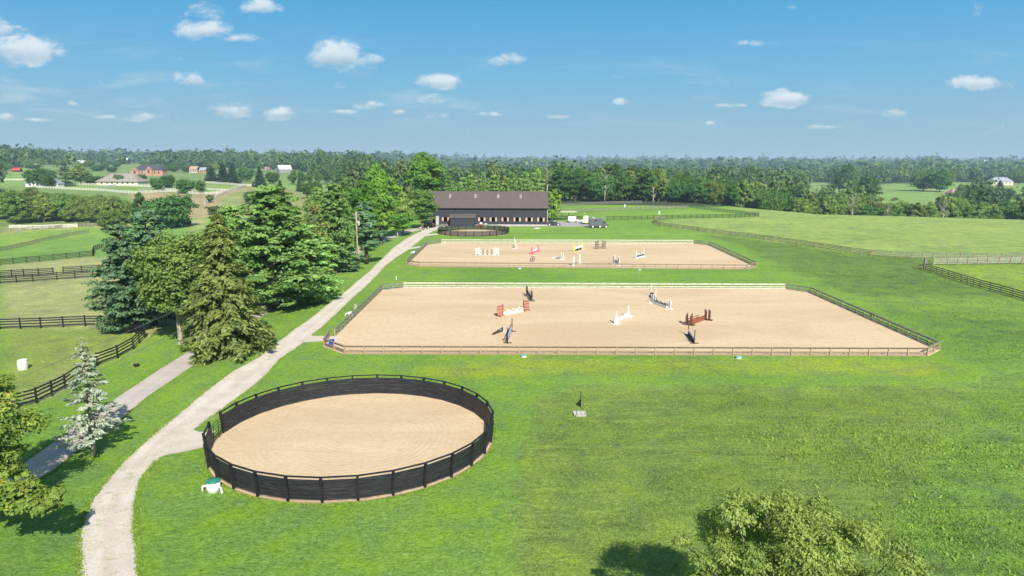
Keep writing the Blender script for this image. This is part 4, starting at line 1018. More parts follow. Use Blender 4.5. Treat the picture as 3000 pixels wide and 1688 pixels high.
# ------------------------------------------------------------ barn
BWALL = pmat('barn_siding', (.030, .033, .042), (.035, .039, .050), .6, .7, .1)
BROOF = pmat('barn_roof_metal', (.100, .078, .071), (.109, .085, .078), .35, .65, .0, (2, 1, 1), spec=.4)
SHUT = pmat('shutter_wood', (.62, .38, .24), (.52, .31, .19), 3, .7)
INNER = pmat('dark_interior', (.012, .011, .010), None, 2, .9)
SKYL = pmat('skylight_panel', (.42, .38, .36), (.22, .19, .18), 6, .4)
CONC = pmat('concrete', (.50, .48, .44), (.38, .36, .33), 2, .9)
def barn():
    p0 = at(1262, 663); yb = at(1500, 661).y; x0 = -26.2; x1 = 10.9; dep = 12.5; he = 5.7; hr = 10.2
    root = empty('barn', (x0, yb, 0), 0, 'long black barn with brown metal roof and open orange-brown shutters', 'barn')
    L = x1-x0
    def X(px): return (px-1500)/FPX*(yb*cos(PITCH)+(CH-1.7)*sin(PITCH))-x0
    wins = [X(1304.5), X(1411), X(1444.6), X(1479.4), X(1514.5), X(1549.5), X(1584)]
    zb, zt, hw = 1.35, 2.45, .56
    mb = MB(); t = .16
    door = (X(1266.5), X(1275.5)); dz = 3.0
    cuts = sorted([(w_-hw, w_+hw, zb, zt) for w_ in wins]+[(door[0], door[1], 0, dz)])
    x = 0
    for a, b, c, d in cuts:
        mb.box(((x+a)/2, 0, he/2), (a-x, t, he))
        if c > 0: mb.box(((a+b)/2, 0, c/2), (b-a, t, c))
        mb.box(((a+b)/2, 0, (d+he)/2), (b-a, t, he-d)); x = b
    mb.box(((x+L)/2, 0, he/2), (L-x, t, he))
    for s_ in np.arange(.6, L, .6):      # battens
        if any(a-.1 < s_ < b+.1 for a, b, c, d in cuts): continue
        mb.box((s_, -t/2-.012, he/2), (.05, .024, he-.02))
    mb.obj('wall', BWALL, root)
    for xx in (0, L):
        mb = MB(); mb.prism([(t/2, 0), (dep, 0), (dep, he), (dep/2, hr), (t/2, he)], xx-(.08 if xx else 0), xx+(0 if xx else .08), axis='x'); mb.obj('wall', BWALL, root)
    mb = MB(); mb.box((L/2, dep, he/2), (L, t, he)); mb.obj('wall', BWALL, root)
    # roof: two slopes with standing seams, white edge trim at the right gable
    ov = .55; sl = (hr-he)/(dep/2)
    mb = MB(); th = .14
    f = (-ov, he-ov*sl+.12); r_ = (dep/2, hr+.12); k_ = (dep+ov, he-ov*sl+.12)
    mb.prism([f, r_, k_, (k_[0], k_[1]-th), (r_[0], r_[1]-th), (f[0], f[1]-th)], -.45, L+.35, axis='x')
    for s_ in np.arange(-.2, L+.3, 1.8):
        mb.beam((s_, f[0]+.02, f[1]+.02), (s_, r_[0], r_[1]+.02), .04, .04)
    mb.cur = 1; mb.box((L/2, f[0]-.02, f[1]-.10), (L+.8, .10, .20))
    roof = mb.obj('roof', [BROOF, BLACKPOST], root)
    for px in (1317, 1392, 1458.6, 1524.6):
        cx = (px-1500)/FPX*((yb+3.6)*cos(PITCH)+11*sin(PITCH))-x0; mb = MB(); yc = dep/2-2.1
        zc = he+yc*sl+.12
        mb.prism([(yc-.75, zc-.75*sl+.03), (yc+.75, zc+.75*sl+.03), (yc+.75, zc+.75*sl+.09), (yc-.75, zc-.75*sl+.09)], cx-.34, cx+.34, axis='x')
        mb.cur = 1
        for q in (-.5, 0, .5): mb.box((cx, yc+q, zc+q*sl+.10), (.72, .10, .03))
        mb.box((cx, yc, zc+.10), (.07, 1.5, .03), M=Matrix.Rotation(atan(sl), 3, 'X'))
        mb.obj('skylight', [SKYL, BROOF], roof)
    mb = MB(); mb.box((L/2, dep/2, .05), (L-.4, dep-.4, .1)); mb.box((L/2, 3.2, 1.8), (L-.4, .1, 3.4)); mb.obj('stall_row', INNER, root)
    for w_ in wins:
        for s in (-1, 1):
            mb = MB(); mb.box((w_+s*(hw+.29), -.13, (zb+zt)/2), (.52, .05, zt-zb+.06))
            for zz in (zb+.15, zt-.15): mb.box((w_+s*(hw+.29), -.168, zz), (.48, .02, .09))
            mb.obj('shutter', SHUT, root)
        mb = MB(); mb.box((w_, -.11, zb-.05), (2*hw+.1, .08, .08)); mb.box((w_, -.11, zt+.05), (2*hw+.1, .08, .08)); mb.obj('window_frame', BLACKPOST, root)
    mb = MB(); mb.box((door[1]+.55, -.22, 1.5), (1.0, .08, 2.8)); mb.box((door[1]+.55, -.27, 1.5), (.9, .02, .12)); mb.obj('door', pmat('door_grey', (.45, .43, .44), None, 3, .6), root)
    # lean-to
    a, b = X(1320), X(1393); d2 = 4.2
    lw = MB(); lw.box(((a+b)/2, -d2+.08, 1.3), (b-a-.2, .14, 2.6)); lw.prism([(-d2+.15, 0), (-.12, 0), (-.12, 3.3), (-d2+.15, 2.62)], a+.1, a+.22, axis='x'); lw.prism([(-d2+.15, 0), (-.12, 0), (-.12, 3.3), (-d2+.15, 2.62)], b-.22, b-.1, axis='x')
    ann = lw.obj('lean_to', BWALL, root)
    mb = MB(); mb.prism([(-d2-.25, 2.62), (-.1, 3.42), (-.1, 3.54), (-d2-.25, 2.74)], a-.15, b+.15, axis='x'); mb.obj('roof', pmat('lean_to_roof', (.10, .085, .070), (.14, .115, .095), 1, .6), ann)
    mb = MB(); mb.tube((L+.06, -.12, 0), (L+.06, -.12, he), .055, n=8); mb.obj('downpipe', WHITE, root)
    mb = MB(); mb.box((L*.65, -.18, .16), (L*.7, .2, .34)); mb.obj('plinth', CONC, root)
barn()

# ------------------------------------------------------------ jumps
def C(name, c, c2=None, r=.6): return pmat(name, c, c2, 4, r)
PINK = C('pink_paint', (.80, .10, .24)); YELP = C('yellow_paint', (.82, .62, .10)); BROWNP = C('brown_stain', (.13, .055, .035)); REDB = C('red_brown_stain', (.27, .075, .045))
DKGR = C('dark_green_paint', (.02, .055, .035)); NAVY = C('navy_paint', (.035, .05, .10)); LAV = C('lavender_paint', (.42, .43, .62)); BARR = C('barrel_wood', (.50, .22, .15), (.38, .16, .11))
ORAN = C('orange_paint', (.60, .27, .08)); BLK = C('black_matte', (.02, .02, .022)); REDP = C('red_paint', (.55, .04, .05)); DARKW = C('dark_brown_wood', (.07, .05, .04)); PALEB = C('pale_blue_paint', (.50, .60, .68)); BRUSH = C('green_brush', (.03, .05, .02), (.06, .09, .04))
PBLUE = C('blue_plastic', (.03, .06, .40)); TANW2 = C('tan_lumber', (.42, .33, .22))
def standard(root, p, rz, h, style, mat, w=.75, mat2=None):
    """one jump standard; +x points away from the rails"""
    o = empty_part = None
    mb = MB()
    if style == 'post':
        mb.box((0, 0, h/2), (.10, .10, h)); 
    elif style == 'wing':
        mb.box((0, 0, h/2), (.10, .10, h)); mb.box((w, 0, h*.47), (.09, .09, h*.94))
        for z in (h*.18, h*.5, h*.85): mb.box((w/2, 0, z), (w, .05, .09))
        for i in range(4): mb.box((w*(i+1)/5, .0, h*.5), (.05, .03, h*.66))
    elif style == 'slant':
        mb.add(*prismv([(0, 0), (.10, 0), (.10, h*.98), (0, h)], .10)); mb.add(*prismv([(w*.8, 0), (w*.8+.08, 0), (w*.8+.08, h*.76), (w*.8, h*.82)], .10))
        mb.beam((.0, 0, h), (w*.88, 0, h*.78), .10, .08); mb.beam((.0, 0, .22), (w*.88, 0, .22), .08, .09); mb.box((w*.42, 0, h*.45), (.07, .05, h*.7))
    elif style == 'taper':
        mb.add(*prismv([(-.06, 0), (w*.95, 0), (w*.9, h*.25), (w*.45, h*.48), (.12, h), (-.05, h)], .07))
    elif style == 'barrel':
        mb.box((0, 0, h*.5), (.11, .11, h)); mb.cur = 1
        k = w*.55; prof = [(k-.42, 0.02), (k+.42, 0.02), (k+.50, h*.3), (k+.52, h*.48), (k+.50, h*.65), (k+.42, h*.94), (k-.42, h*.94), (k-.45, h*.5)]
        mb.add(*prismv(prof, .08)); mb.cur = 2
        for z in (.10, .30, .62, .84): mb.box((k+.02, 0, h*z), (.94, .11, .055))
        mb.cur = 0
    # feet
    for x in ((0,) if style in ('post',) else (0, w*.85)): mb.box((x, 0, .05), (.11, .95, .10))
    if style == 'post': mb.box((0, 0, .05), (.5, .11, .10))
    m = [mat, mat2 or mat, DARKW]
    q = mb.obj('standard', m, root); q.location = p; q.rotation_euler = (0, 0, rz)
    # jump cups
    c_ = MB(); c_.box((-.09, 0, .62), (.09, .09, .05)); c_.obj('cup', BLK, q)
    return q
def prismv(prof, t):
    n = len(prof); vs = [(x, -t/2, z) for x, z in prof]+[(x, t/2, z) for x, z in prof]
    return vs, [tuple(range(n)), tuple(range(2*n-1, n-1, -1))]+[(i, n+i, n+(i+1) % n, (i+1) % n) for i in range(n)]
def jump(label, A, B, style, h, mat, rails=(), w=.75, mat2=None, hA=None, styleB=None, org=None):
    """A,B ground points of the two standards. rails: (zA,zB,kind,mat,mat2,offset)"""
    a, b = at(*A), at(*B); c = (a+b)/2; root = empty('horse_jump', c, 0, label, 'horse jump', None)
    d = b-a; ang = math.atan2(d.y, d.x); la, lb = a-c, b-c
    standard(root, la, ang+pi, hA or h, style, mat, w, mat2); standard(root, lb, ang, h, styleB or style, mat, w, mat2)
    u = d.normalized(); nrm = Vector((-u.y, u.x, 0)); L = d.length-.14
    for rl in rails:
        zA, zB, kind, m1, m2, off = rl; o = nrm*off; s = la+u*.07+o; e = lb-u*.07+o
        if kind == 'pole':
            mb = MB(); mb.smooth = True; k = 7 if m2 else 1
            for i in range(k):
                mb.cur = i % 2 if m2 else 0
                mb.tube(s.lerp(e, i/k)+Vector((0, 0, zA+(zB-zA)*i/k)), s.lerp(e, (i+1)/k)+Vector((0, 0, zA+(zB-zA)*(i+1)/k)), .05, n=8)
            mb.obj('rail', [m1, m2 or m1], root)
        elif kind == 'plank' or kind == 'panel':
            hh = .24 if kind == 'plank' else .52; mb = MB()
            mb.beam(s+Vector((0, 0, zA)), e+Vector((0, 0, zB)), .045, hh)
            if m2:
                mb.cur = 1
                for t0, t1 in ((.12, .3), (.4, .6), (.7, .88)): mb.beam(s.lerp(e, t0)+Vector((0, 0, zA+(zB-zA)*t0)), s.lerp(e, t1)+Vector((0, 0, zA+(zB-zA)*t1)), .055, hh*.62)
            mb.obj('plank' if kind == 'plank' else 'panel', [m1, m2 or m1], root)
        elif kind == 'box':
            mb = MB(); mb.beam(s+Vector((0, 0, zA/2)), e+Vector((0, 0, zA/2)), .40, zA)
            if m2: mb.cur = 1; mb.beam(s.lerp(e, .05)+Vector((0, 0, zA+.08)), s.lerp(e, .95)+Vector((0, 0, zA+.08)), .28, .16)
            mb.obj('box_filler', [m1, m2 or m1], root)
        elif kind == 'oval':
            mb = MB(); n = 20; M = (s+e)/2
            vs = [M+u*(L*.48*cos(2*pi*i/n))+Vector((0, 0, .48+.40*sin(2*pi*i/n)))+nrm*t_ for t_ in (-.04, .04) for i in range(n)]
            mb.add(vs, [tuple(range(n)), tuple(range(2*n-1, n-1, -1))]+[(i, (i+1) % n, n+(i+1) % n, n+i) for i in range(n)]); mb.cur = 1
            for i in range(6): mb.box(M+u*(L*.33*cos(i*1.05))+Vector((0, 0, .48+.2*sin(i*1.05))), (.22, .12, .16), ang)
            mb.obj('panel', [m1, m2 or m1], root)
        elif kind == 'arch':
            mb = MB(); n = 14; pr = []
            for t0 in (.08, .54):
                vs = [s.lerp(e, t0+.38*i/n)+Vector((0, 0, .06+.50*math.sin(pi*i/n)))+nrm*t_ for t_ in (-.03, .03) for i in range(n+1)]
                mb.add(vs, [tuple(range(n+1)), tuple(range(2*n+1, n, -1))]+[(i, i+1, n+2+i, n+1+i) for i in range(n)])
            mb.obj('arch_panel', [m1], root)
        elif kind == 'brush':
            mb = MB(); rr = random.Random(4)
            for i in range(90):
                q = s.lerp(e, rr.random())+nrm*rr.uniform(-.14, .14); z = zA+rr.uniform(-.05, .28); mb.beam(q+Vector((0, 0, zA-.05)), q+Vector((rr.uniform(-.08, .08), rr.uniform(-.08, .08), z)), .05, .02)
            mb.obj('brush', m1, root)
    return root
def poles(k0, m1, m2=None, zs=(.35, .65, .95), off=0): return [(z, z, 'pole', m1, m2, off) for z in zs]
# near arena
jump('green jump with a small sign between its tall posts near the far rail', (1545,868), (1556,880), 'wing', 1.55, DKGR, [(.5,.3,'panel',DKGR,REDP,.0),(.95,.6,'pole',DKGR,None,.0),(.15,.15,'box',WHITE,None,.1)], w=.9)
jump('jump flanked by two flat painted barrels with an orange and white plank', (1473,925), (1534,912), 'barrel', 1.55, REDB, [(.62,.68,'pole',ORAN,WHITE,0),(.34,.42,'plank',WHITE,ORAN,.02),(.14,.14,'plank',WHITE,None,.0)], w=.95, mat2=BARR)
jump('dark jump with a pale lavender oval panel seen nearly end-on', (1487,1006), (1500,972), 'post', 1.6, BLK, [(0,0,'oval',LAV,NAVY,0),(.9,.9,'pole',BLK,None,.12)])
jump('small all-white jump with tapering wings and solid white planks', (1806,948), (1840,929), 'taper', 1.5, WHITE, [(.36,.36,'panel',WHITE,None,0),(.12,.12,'plank',WHITE,None,.1)], w=.75)
jump('tall white jump with a dark brush, farthest back in the near arena', (1908,868), (1920,884), 'taper', 1.75, WHITE, [(.35,.35,'brush',BRUSH,None,0),(.55,.55,'box',BLK,None,0)], w=.35)
jump('white slatted-wing jump over a patterned grey and white box', (1914,889), (1957,905), 'wing', 1.3, WHITE, [(.36,.36,'box',WHITE,GREYRAIL,0),(.62,.62,'pole',WHITE,BLK,.05)], w=.65)
def double_jump():
    root = jump('red-brown double jump with slanted wings, four uprights in the near arena', (2027,952.5), (2064,938.5), 'slant', 1.45, BROWNP, [(.30,.30,'panel',REDB,None,0),(.62,.62,'pole',REDB,None,0),(.62,.62,'pole',REDB,None,.7),(.30,.30,'plank',REDB,None,.7)], w=.55)
    for k, (p, s) in enumerate((((2014,950.5), pi), ((2075,939.5), 0))):
        c = Vector(root.location); q = at(*p)-c; d = at(2064,938.5)-at(2027,952.5); a = math.atan2(d.y, d.x)+s
        standard(root, q, a, 1.45, 'slant', BROWNP, .55)
double_jump()
jump('navy jump with pale blue plank near the right front rail', (2034,1007), (2016.5,982), 'post', 1.55, DARKW, [(.30,.30,'panel',NAVY,None,.0),(.60,.60,'plank',PALEB,None,.04),(.06,.06,'plank',BLK,None,.1)])
# farther arena
jump('white jump with three striped black and white poles in the farther arena', (1405,748), (1450,748), 'wing', 1.65, WHITE, poles(3, WHITE, BLK, (.35,.72,1.08))+[(.12,.12,'plank',WHITE,BLK,0)], w=.8)
jump('single narrow white jump seen edge-on by the far rail', (1509,728), (1508,719), 'wing', 1.9, WHITE, poles(2, WHITE), w=.5)
jump('pink jump with a polka-dot panel in the farther arena', (1559,744), (1575,737.5), 'slant', 1.55, PINK, [(.6,.6,'panel',C('pale_pink', (.75,.5,.58)),WHITE,0),(.25,.25,'panel',PINK,None,.1)], w=.9)
jump('yellow winged jump over a black and white arch panel', (1684,737), (1706,730), 'wing', 1.6, YELP, [(0,0,'arch',BLK,None,0),(.75,.75,'panel',WHITE,None,.0),(1.0,1.0,'pole',WHITE,BLK,.1)], w=.9)
jump('dark brown four-post jump against the far rail', (1752,729), (1765,728.5), 'wing', 2.0, DARKW, poles(2, DARKW, None, (.5,1.0)), w=.7)
jump('collapsed white jump with one standing wing and a diagonal pole', (1626,757), (1645,761), 'wing', 1.55, WHITE, [(.08,.55,'pole',TANW2,BLK,0),(.1,.1,'plank',WHITE,BLK,0)], w=.6, hA=.55)
jump('pair of white wings standing close together at the front rail', (1682,779), (1697,774), 'wing', 1.95, WHITE, poles(2, WHITE, None, (.3,)), w=.5)
jump('white triple-wing jump with a grey patterned panel at the front rail', (1800,776), (1811,780), 'wing', 2.0, WHITE, [(.8,.8,'panel',WHITE,GREYRAIL,.0),(.4,.4,'plank',WHITE,BLK,.1)], w=.6)
jump('white jump with a curved dark plank, farthest right in the farther arena', (1864,757.5), (1886,752.5), 'post', 1.75, WHITE, [(.22,.22,'panel',WHITE,None,0),(.45,.50,'plank',DARKW,None,-.1),(.85,.9,'plank',WHITE,DARKW,0)])
def wheel():
    p = at(1560, 767); root = empty('wagon_wheel', p, .5, 'dark round wagon wheel prop standing in the farther arena', 'wheel')
    mb = MB(); n = 20; R_ = .52
    for i in range(n): a, b = 2*pi*i/n, 2*pi*(i+1)/n; mb.tube((R_*cos(a), 0, .56+R_*sin(a)), (R_*cos(b), 0, .56+R_*sin(b)), .05, n=6)
    mb.obj('rim', DARKW, root); mb = MB()
    for i in range(8): a = 2*pi*i/8; mb.tube((0, 0, .56), (R_*cos(a), 0, .56+R_*sin(a)), .03, n=5)
    mb.tube((0, -.12, .56), (0, .12, .56), .09, n=10); mb.obj('spokes', DARKW, root)
wheel()
def plank_on_ground():
    a, b = at(1443, 982), at(1476, 973); root = empty('fallen_plank', a, 0, 'dark plank propped on the sand left of the lavender jump', 'plank')
    d = b-a; mb = MB(); mb.beam((0, 0, .06), d+Vector((0, 0, .5)), .05, .34); mb.obj('board', DARKW, root)
    mb = MB(); mb.box(d+Vector((0, 0, .35)), (.10, .5, .7)); mb.box(d*.7+Vector((.02, -.05, .40)), (.12, .05, .12)); mb.obj('block', PALEB, root)
    a, b = at(1991, 943), at(2011, 951); o = MB().beam(a+Vector((0, 0, .07)), b+Vector((0, 0, .07)), .26, .10).obj('ground_pole', TANW2)
    tag(o, 'tan plank lying on the sand left of the red-brown jump', 'plank')
plank_on_ground()

# ------------------------------------------------------------ small things
def riser(name, px, py, R_, h, label, group=None, legs=False):
    p = at(px, py); root = empty(name, p, 0, label, 'water riser', group)
    mb = MB(); mb.smooth = True; mb.lathe([(R_, -.02), (R_, h), (R_*.98, h)], n=20); mb.obj('drum', WHITE, root)
    mb = MB(); mb.smooth = True; mb.lathe([(R_*1.06, h), (R_*1.06, h+.06), (R_*.9, h+.10), (.05, h+.13)], n=20); mb.obj('lid', GREEN_P if legs else TEAL_P, root)
    if legs:
        for s, dz in ((-1, -.1), (1, -.35)):
            mb = MB(); mb.smooth = True; e = Vector((s*(R_+.22), dz, 0)); mb.path([Vector((s*R_*.9, dz*.5, h*.55)), Vector((s*(R_+.2), dz, h*.58)), e+Vector((0, 0, -.02))], [.055, .055, .055], 8)
            if s > 0: mb.tube(e+Vector((0, 0, .1)), e+Vector((.08, -.12, .1)), .07, n=8)
            mb.obj('pipe', WHITE, root)
riser('water_riser', 626, 1438, .42, .62, 'white drum with dark green lid and two bent pipes beside the near pen', legs=True)
for px, py, nm in ((1535,1046,'left of the two teal lids on the grass below the near arena'),(2163,1050,'right of the two teal lids on the grass below the near arena'),(1522,788,'left of the two teal lids below the farther arena'),(1873,791.5,'right of the two teal lids below the farther arena')):
    riser('drain_cover', px, py, .30, .14, nm, 'teal drain lids')
def simple(name, label, cat, px, py, build, rz=0, mats=None):
    root = empty(name, at(px, py), rz, label, cat); build(root); return root
def barrel(root): MB().lathe([(.42, 0), (.46, .3), (.46, .65), (.42, .95), (.38, .95), (.38, .9)], n=16).obj('barrel', pmat('cream_plastic', (.68, .66, .58)), root); MB().lathe([(.37, .84), (.37, .86)], n=14).obj('water', BLK, root)
simple('water_barrel', 'white water barrel standing in the lower left paddock', 'barrel', 68, 1082, barrel)
def tub(root): mb = MB(); mb.lathe([(.22, 0), (.30, .25), (.28, .25), (.20, .06)], n=14); mb.obj('tub', BLK, root)
simple('feed_tub', 'black rubber feed tub on the grass beside the asphalt lane', 'tub', 400, 1074, tub)
def bin_(root):
    MB().box((0, 0, .32), (.55, .45, .6)).obj('bin', PBLUE, root); MB().box((0, 0, .65), (.6, .5, .07)).obj('lid', PBLUE, root)
simple('blue_bin', 'blue bin tucked into the left corner of the near arena', 'bin', 972, 1013, bin_, .3)
def trough(root):
    mb = MB(); mb.lathe([(.30, 0), (.34, .45), (.30, .45), (.28, .40)], n=14); mb.obj('bowl', WHITE, root); MB().tube((-.65, -.05, .25), (-.25, 0, .3), .09, n=8).obj('pipe', WHITE, root)
    MB().tube((-.65, -.05, 0), (-.65, -.05, .3), .06, n=8).obj('leg', WHITE, root)
simple('water_trough', 'white water bowl outside the left rail of the near arena', 'trough', 1027, 925, trough)
simple('water_trough', 'white water bowl outside the left rail of the farther arena', 'trough', 1213, 743, trough)
o = MB().path([at(1041, 909), at(1041, 909)+Vector((.03, 0, .85))], [.26, .20], 9).obj('tree_stump', BARKP); tag(o, 'grey stump post against the left rail of the near arena', 'stump')
o = MB().tube(at(1161, 820), at(1161, 820)+Vector((0, 0, .6)), .07, n=8).obj('marker_post', WHITE); tag(o, 'short white pipe post in the grass between the two arenas', 'post')
for px, py, s in ((1830,607,'nearer the trees'),(1931,628,'nearer the round paddock corner')):
    r_ = empty('paddock_waterer', at(px, py), 0, 'small white paddock waterer, the one '+s, 'waterer', 'paddock waterers')
    MB().lathe([(.30, 0), (.30, .7), (.42, .75), (.42, 1.1), (.3, 1.15)], n=12).obj('body', WHITE, r_)
def grid_block():
    p = at(1698, 1214); root = empty('concrete_block', p, .02, 'pale concrete slab with nine square holes set in the grass', 'slab')
    mb = MB(); s = .92
    for i in range(4): mb.box((-.46+i*.306, 0, .06), (.09, s+.09, .12)); mb.box((0, -.46+i*.306, .058), (s+.08, .09, .116))
    mb.obj('grid', CONC, root); MB().box((0, 0, .02), (s, s, .03)).obj('dark_bed', pmat('dark_brown_fill', (.05, .035, .03)), root)  # dark brown sheet fills the open squares of the grid
    p = at(1701, 1193); root = empty('wire_panel', p, 0, 'dark upright panel on a thin post above the concrete slab', 'panel')
    mb = MB(); mb.tube((0, 0, 0), (0, 0, 1.35), .03, n=6); mb.obj('post', BLACKPOST, root)
    mb = MB(); mb.add([(-.01, .02, .02), (-.36, .55, .02), (-.01, 0, .75), (.02, .02, .02), (-.33, .55, .02), (.02, 0, .75)], [(0, 1, 2), (5, 4, 3), (0, 3, 4, 1), (1, 4, 5, 2), (2, 5, 3, 0)]); mb.obj('panel', DKGR, root)
    for px, py in ((1674,1200),(1688,1223),(1711,1200)):
        MB().tube(at(px, py)-p, at(px, py)-p+Vector((0, 0, .55)), .03, n=6).obj('stake', GREYRAIL, root)
grid_block()
def small_sign():
    p = at(2552, 934); d = at(2575, 944)-at(2552, 934); rz = math.atan2(d.y, d.x); root = empty('notice_board', p, rz, 'small pale notice board on the right rail of the near arena', 'sign')
    MB().box((0, .10, .52), (.95, .03, .34)).obj('board', pmat('pale_sign', (.60, .68, .66), (.5, .6, .6)), root); MB().box((0, .085, .52), (1.0, .015, .38)).obj('backing', GREYRAIL, root)
small_sign()
# utility pole and wires
def pole():
    p = at(1049, 786); root = empty('utility_pole', p, 0, 'wooden utility pole with a transformer among the drive trees', 'utility pole')
    mb = MB(); mb.smooth = True; mb.tube((0, 0, -.1), (0, 0, 10.6), .17, .12, 12); mb.tube((.26, .05, -.1), (.24, .05, 4.2), .15, .13, 10); mb.obj('pole', TANW2, root)
    mb = MB(); mb.smooth = True; mb.lathe([(.22, 8.0), (.24, 8.1), (.24, 8.8), (.18, 8.9)], (.38, 0, 0), 14); mb.obj('transformer', pmat('grey_metal', (.45, .46, .46)), root)
    mb = MB(); mb.box((0, -.05, 10.0), (1.1, .10, .12)); mb.obj('cross_arm', TANW2, root)
    cu = lambda a, b, sag, nm, lb: wire(a, b, sag, lb)
    def wire(a, b, sag, lb):
        mb = MB(); n = 26; P = [a.lerp(b, i/n)+Vector((0, 0, -4*sag*(i/n)*(1-i/n))) for i in range(n+1)]
        for i in range(n): mb.tube(P[i], P[i+1], .016, n=5, cap=False)
        o = mb.obj('power_wire', pmat('wire_grey', (.16, .16, .16))); tag(o, lb, 'wire', 'wires from the utility pole')
    T0 = Vector(p)+Vector((0, 0, 10.1))
    wire(T0+Vector((-.2, 0, -.7)), Vector((-28.7, -12, 9.4)), 2.2, 'upper overhead wire running from the pole past the spruces')
    wire(T0+Vector((.2, 0, -2.5)), Vector((-28.2, -12, 7.4)), 1.9, 'lower overhead wire running from the pole past the spruces')
    wire(T0+Vector((0, 0, -1.4)), Vector((-22, at(1500, 661).y+.2, 5.5)), 1.2, 'service wire from the pole to the barn wall')
pole()

# ------------------------------------------------------------ vehicles and yard clutter
GLASS = pmat('dark_glass', (.02, .025, .03), None, 2, .15, spec=.6); TYRE = pmat('tyre', (.02, .02, .02), None, 2, .8); ALLOY = pmat('pale_wheel', (.75, .74, .70), None, 3, .4)
def wheels(root, xs, y, R_=.34, w=.22):
    for x in xs:
        for s in (-1, 1):
            mb = MB(); mb.smooth = True; mb.tube((x, s*y-w/2, R_), (x, s*y+w/2, R_), R_, n=18); o = mb.obj('wheel', TYRE, root)
            MB().tube((x, s*(y+w/2)-.02, R_), (x, s*(y+w/2)+.02, R_), R_*.68, n=14).obj('rim', ALLOY, o)
def suv():
    root = empty('parked_car', at(1622, 661), .0, 'dark grey hatchback car parked beside the right end of the barn', 'car')
    body = pmat('graphite_paint', (.045, .05, .058), None, 2, .3, spec=.6)
    prof = [(-2.15, .35), (-2.2, .8), (-2.08, 1.0), (-1.75, 1.42), (-1.2, 1.56), (-.1, 1.58), (.55, 1.38), (1.05, 1.02), (1.8, .92), (2.15, .72), (2.2, .4), (2.0, .28), (-2.0, .28)]
    mb = MB(); mb.prism(prof, -.88, .88); mb.obj('body', body, root, bevel=.08)
    for s in (-1, 1):
        y = s*.885; mb = MB(); mb.prism([(-1.5, 1.05), (-1.25, 1.42), (-.4, 1.46), (-.4, 1.03)], y-.012, y+.012); mb.prism([(-.33, 1.03), (-.33, 1.46), (.0, 1.44), (.75, 1.02)], y-.012, y+.012); mb.obj('side_window', GLASS, root)
    mb = MB(); mb.beam((.52, 0, 1.42), (1.06, 0, 1.05), 1.5, .03); mb.obj('windscreen', GLASS, root)
    for s in (-1, 1): MB().box((-2.16, s*.66, .86), (.14, .34, .26)).obj('tail_light', REDP, root); MB().box((2.1, s*.62, .72), (.16, .34, .14)).obj('headlight', ALLOY, root)
    mb = MB(); mb.box((-1.95, -.70, .95), (.3, .38, .3)); mb.obj('rear_panel', REDP, root)
    wheels(root, (-1.35, 1.38), .80)
suv()
def horse_lorry():
    root = empty('horse_lorry', at(1752, 667), .02, 'grey van-cab horse lorry with a tall box parked on the yard edge', 'lorry')
    g = pmat('van_grey', (.09, .095, .11), (.11, .115, .13), 1, .4, spec=.5)
    MB().box((-.75, 0, 1.75), (4.1, 2.15, 2.4)).obj('box_body', g, root, bevel=.08)
    MB().box((-.75, 0, .78), (4.15, 2.12, .35)).obj('lower_skirt', pmat('van_skirt', (.05, .047, .047)), root)
    mb = MB(); mb.prism([(1.3, .45), (1.3, 2.25), (1.75, 2.2), (2.35, 1.45), (3.0, 1.15), (3.1, .5), (2.9, .42)], -.95, .95); mb.obj('cab', g, root, bevel=.1)
    for s in (-1, 1):
        mb = MB(); mb.prism([(1.55, 1.4), (1.55, 1.95), (1.8, 1.95), (2.2, 1.42)], s*.955-.012, s*.955+.012); mb.obj('cab_window', GLASS, root)
        MB().box((-.85, s*1.08, 2.25), (.6, .03, .48)).obj('side_window', GLASS, root)
    mb = MB(); mb.beam((1.82, 0, 2.16), (2.38, 0, 1.47), 1.6, .03); mb.obj('windscreen', GLASS, root)
    MB().box((-1.4, 0, 2.99), (.7, .8, .10)).obj('roof_vent', WHITE, root)
    wheels(root, (-1.75, .45, 2.35), .95, .38)
horse_lorry()
def trailer(name, label, px, py, L, hgt, body, col, rz=0, front=False):
    root = empty(name, at(px, py), rz, label, 'trailer')
    MB().box((0, 0, .45+hgt/2), (L, 1.7, hgt)).obj('box_body', col, root, bevel=.05)
    MB().box((0, 0, .42), (L+.1, 1.6, .1)).obj('chassis', BLK, root); MB().tube((L/2, 0, .42), (L/2+1.1, 0, .42), .05, n=6).obj('drawbar', BLK, root)
    MB().box((0, 0, .45+hgt+.03), (L*.98, 1.66, .06)).obj('roof', WHITE, root)
    MB().box((-L/2-.012, 0, .5+hgt/2), (.02, 1.4, hgt*.85)).obj('rear_door', PALEWOOD, root)
    wheels(root, (-.35, .35), .82, .30); return root
trailer('cargo_trailer', 'white box trailer on two axles standing before the dark fence', 1675, 652, 2.5, 1.45, None, WHITE)
lime_p = pmat('lime_paint', (.52, .66, .14), (.46, .58, .12), 2, .5)
t_ = trailer('horse_trailer', 'lime green horse trailer with white roof behind the grey lorry', 1716, 657, 1.9, 1.9, None, lime_p, rz=1.45)
mb = MB(); mb.smooth = True; mb.lathe([(.80, 2.38), (.74, 2.55), (.5, 2.68), (.05, 2.72)], n=18); mb.obj('dome_roof', WHITE, t_)
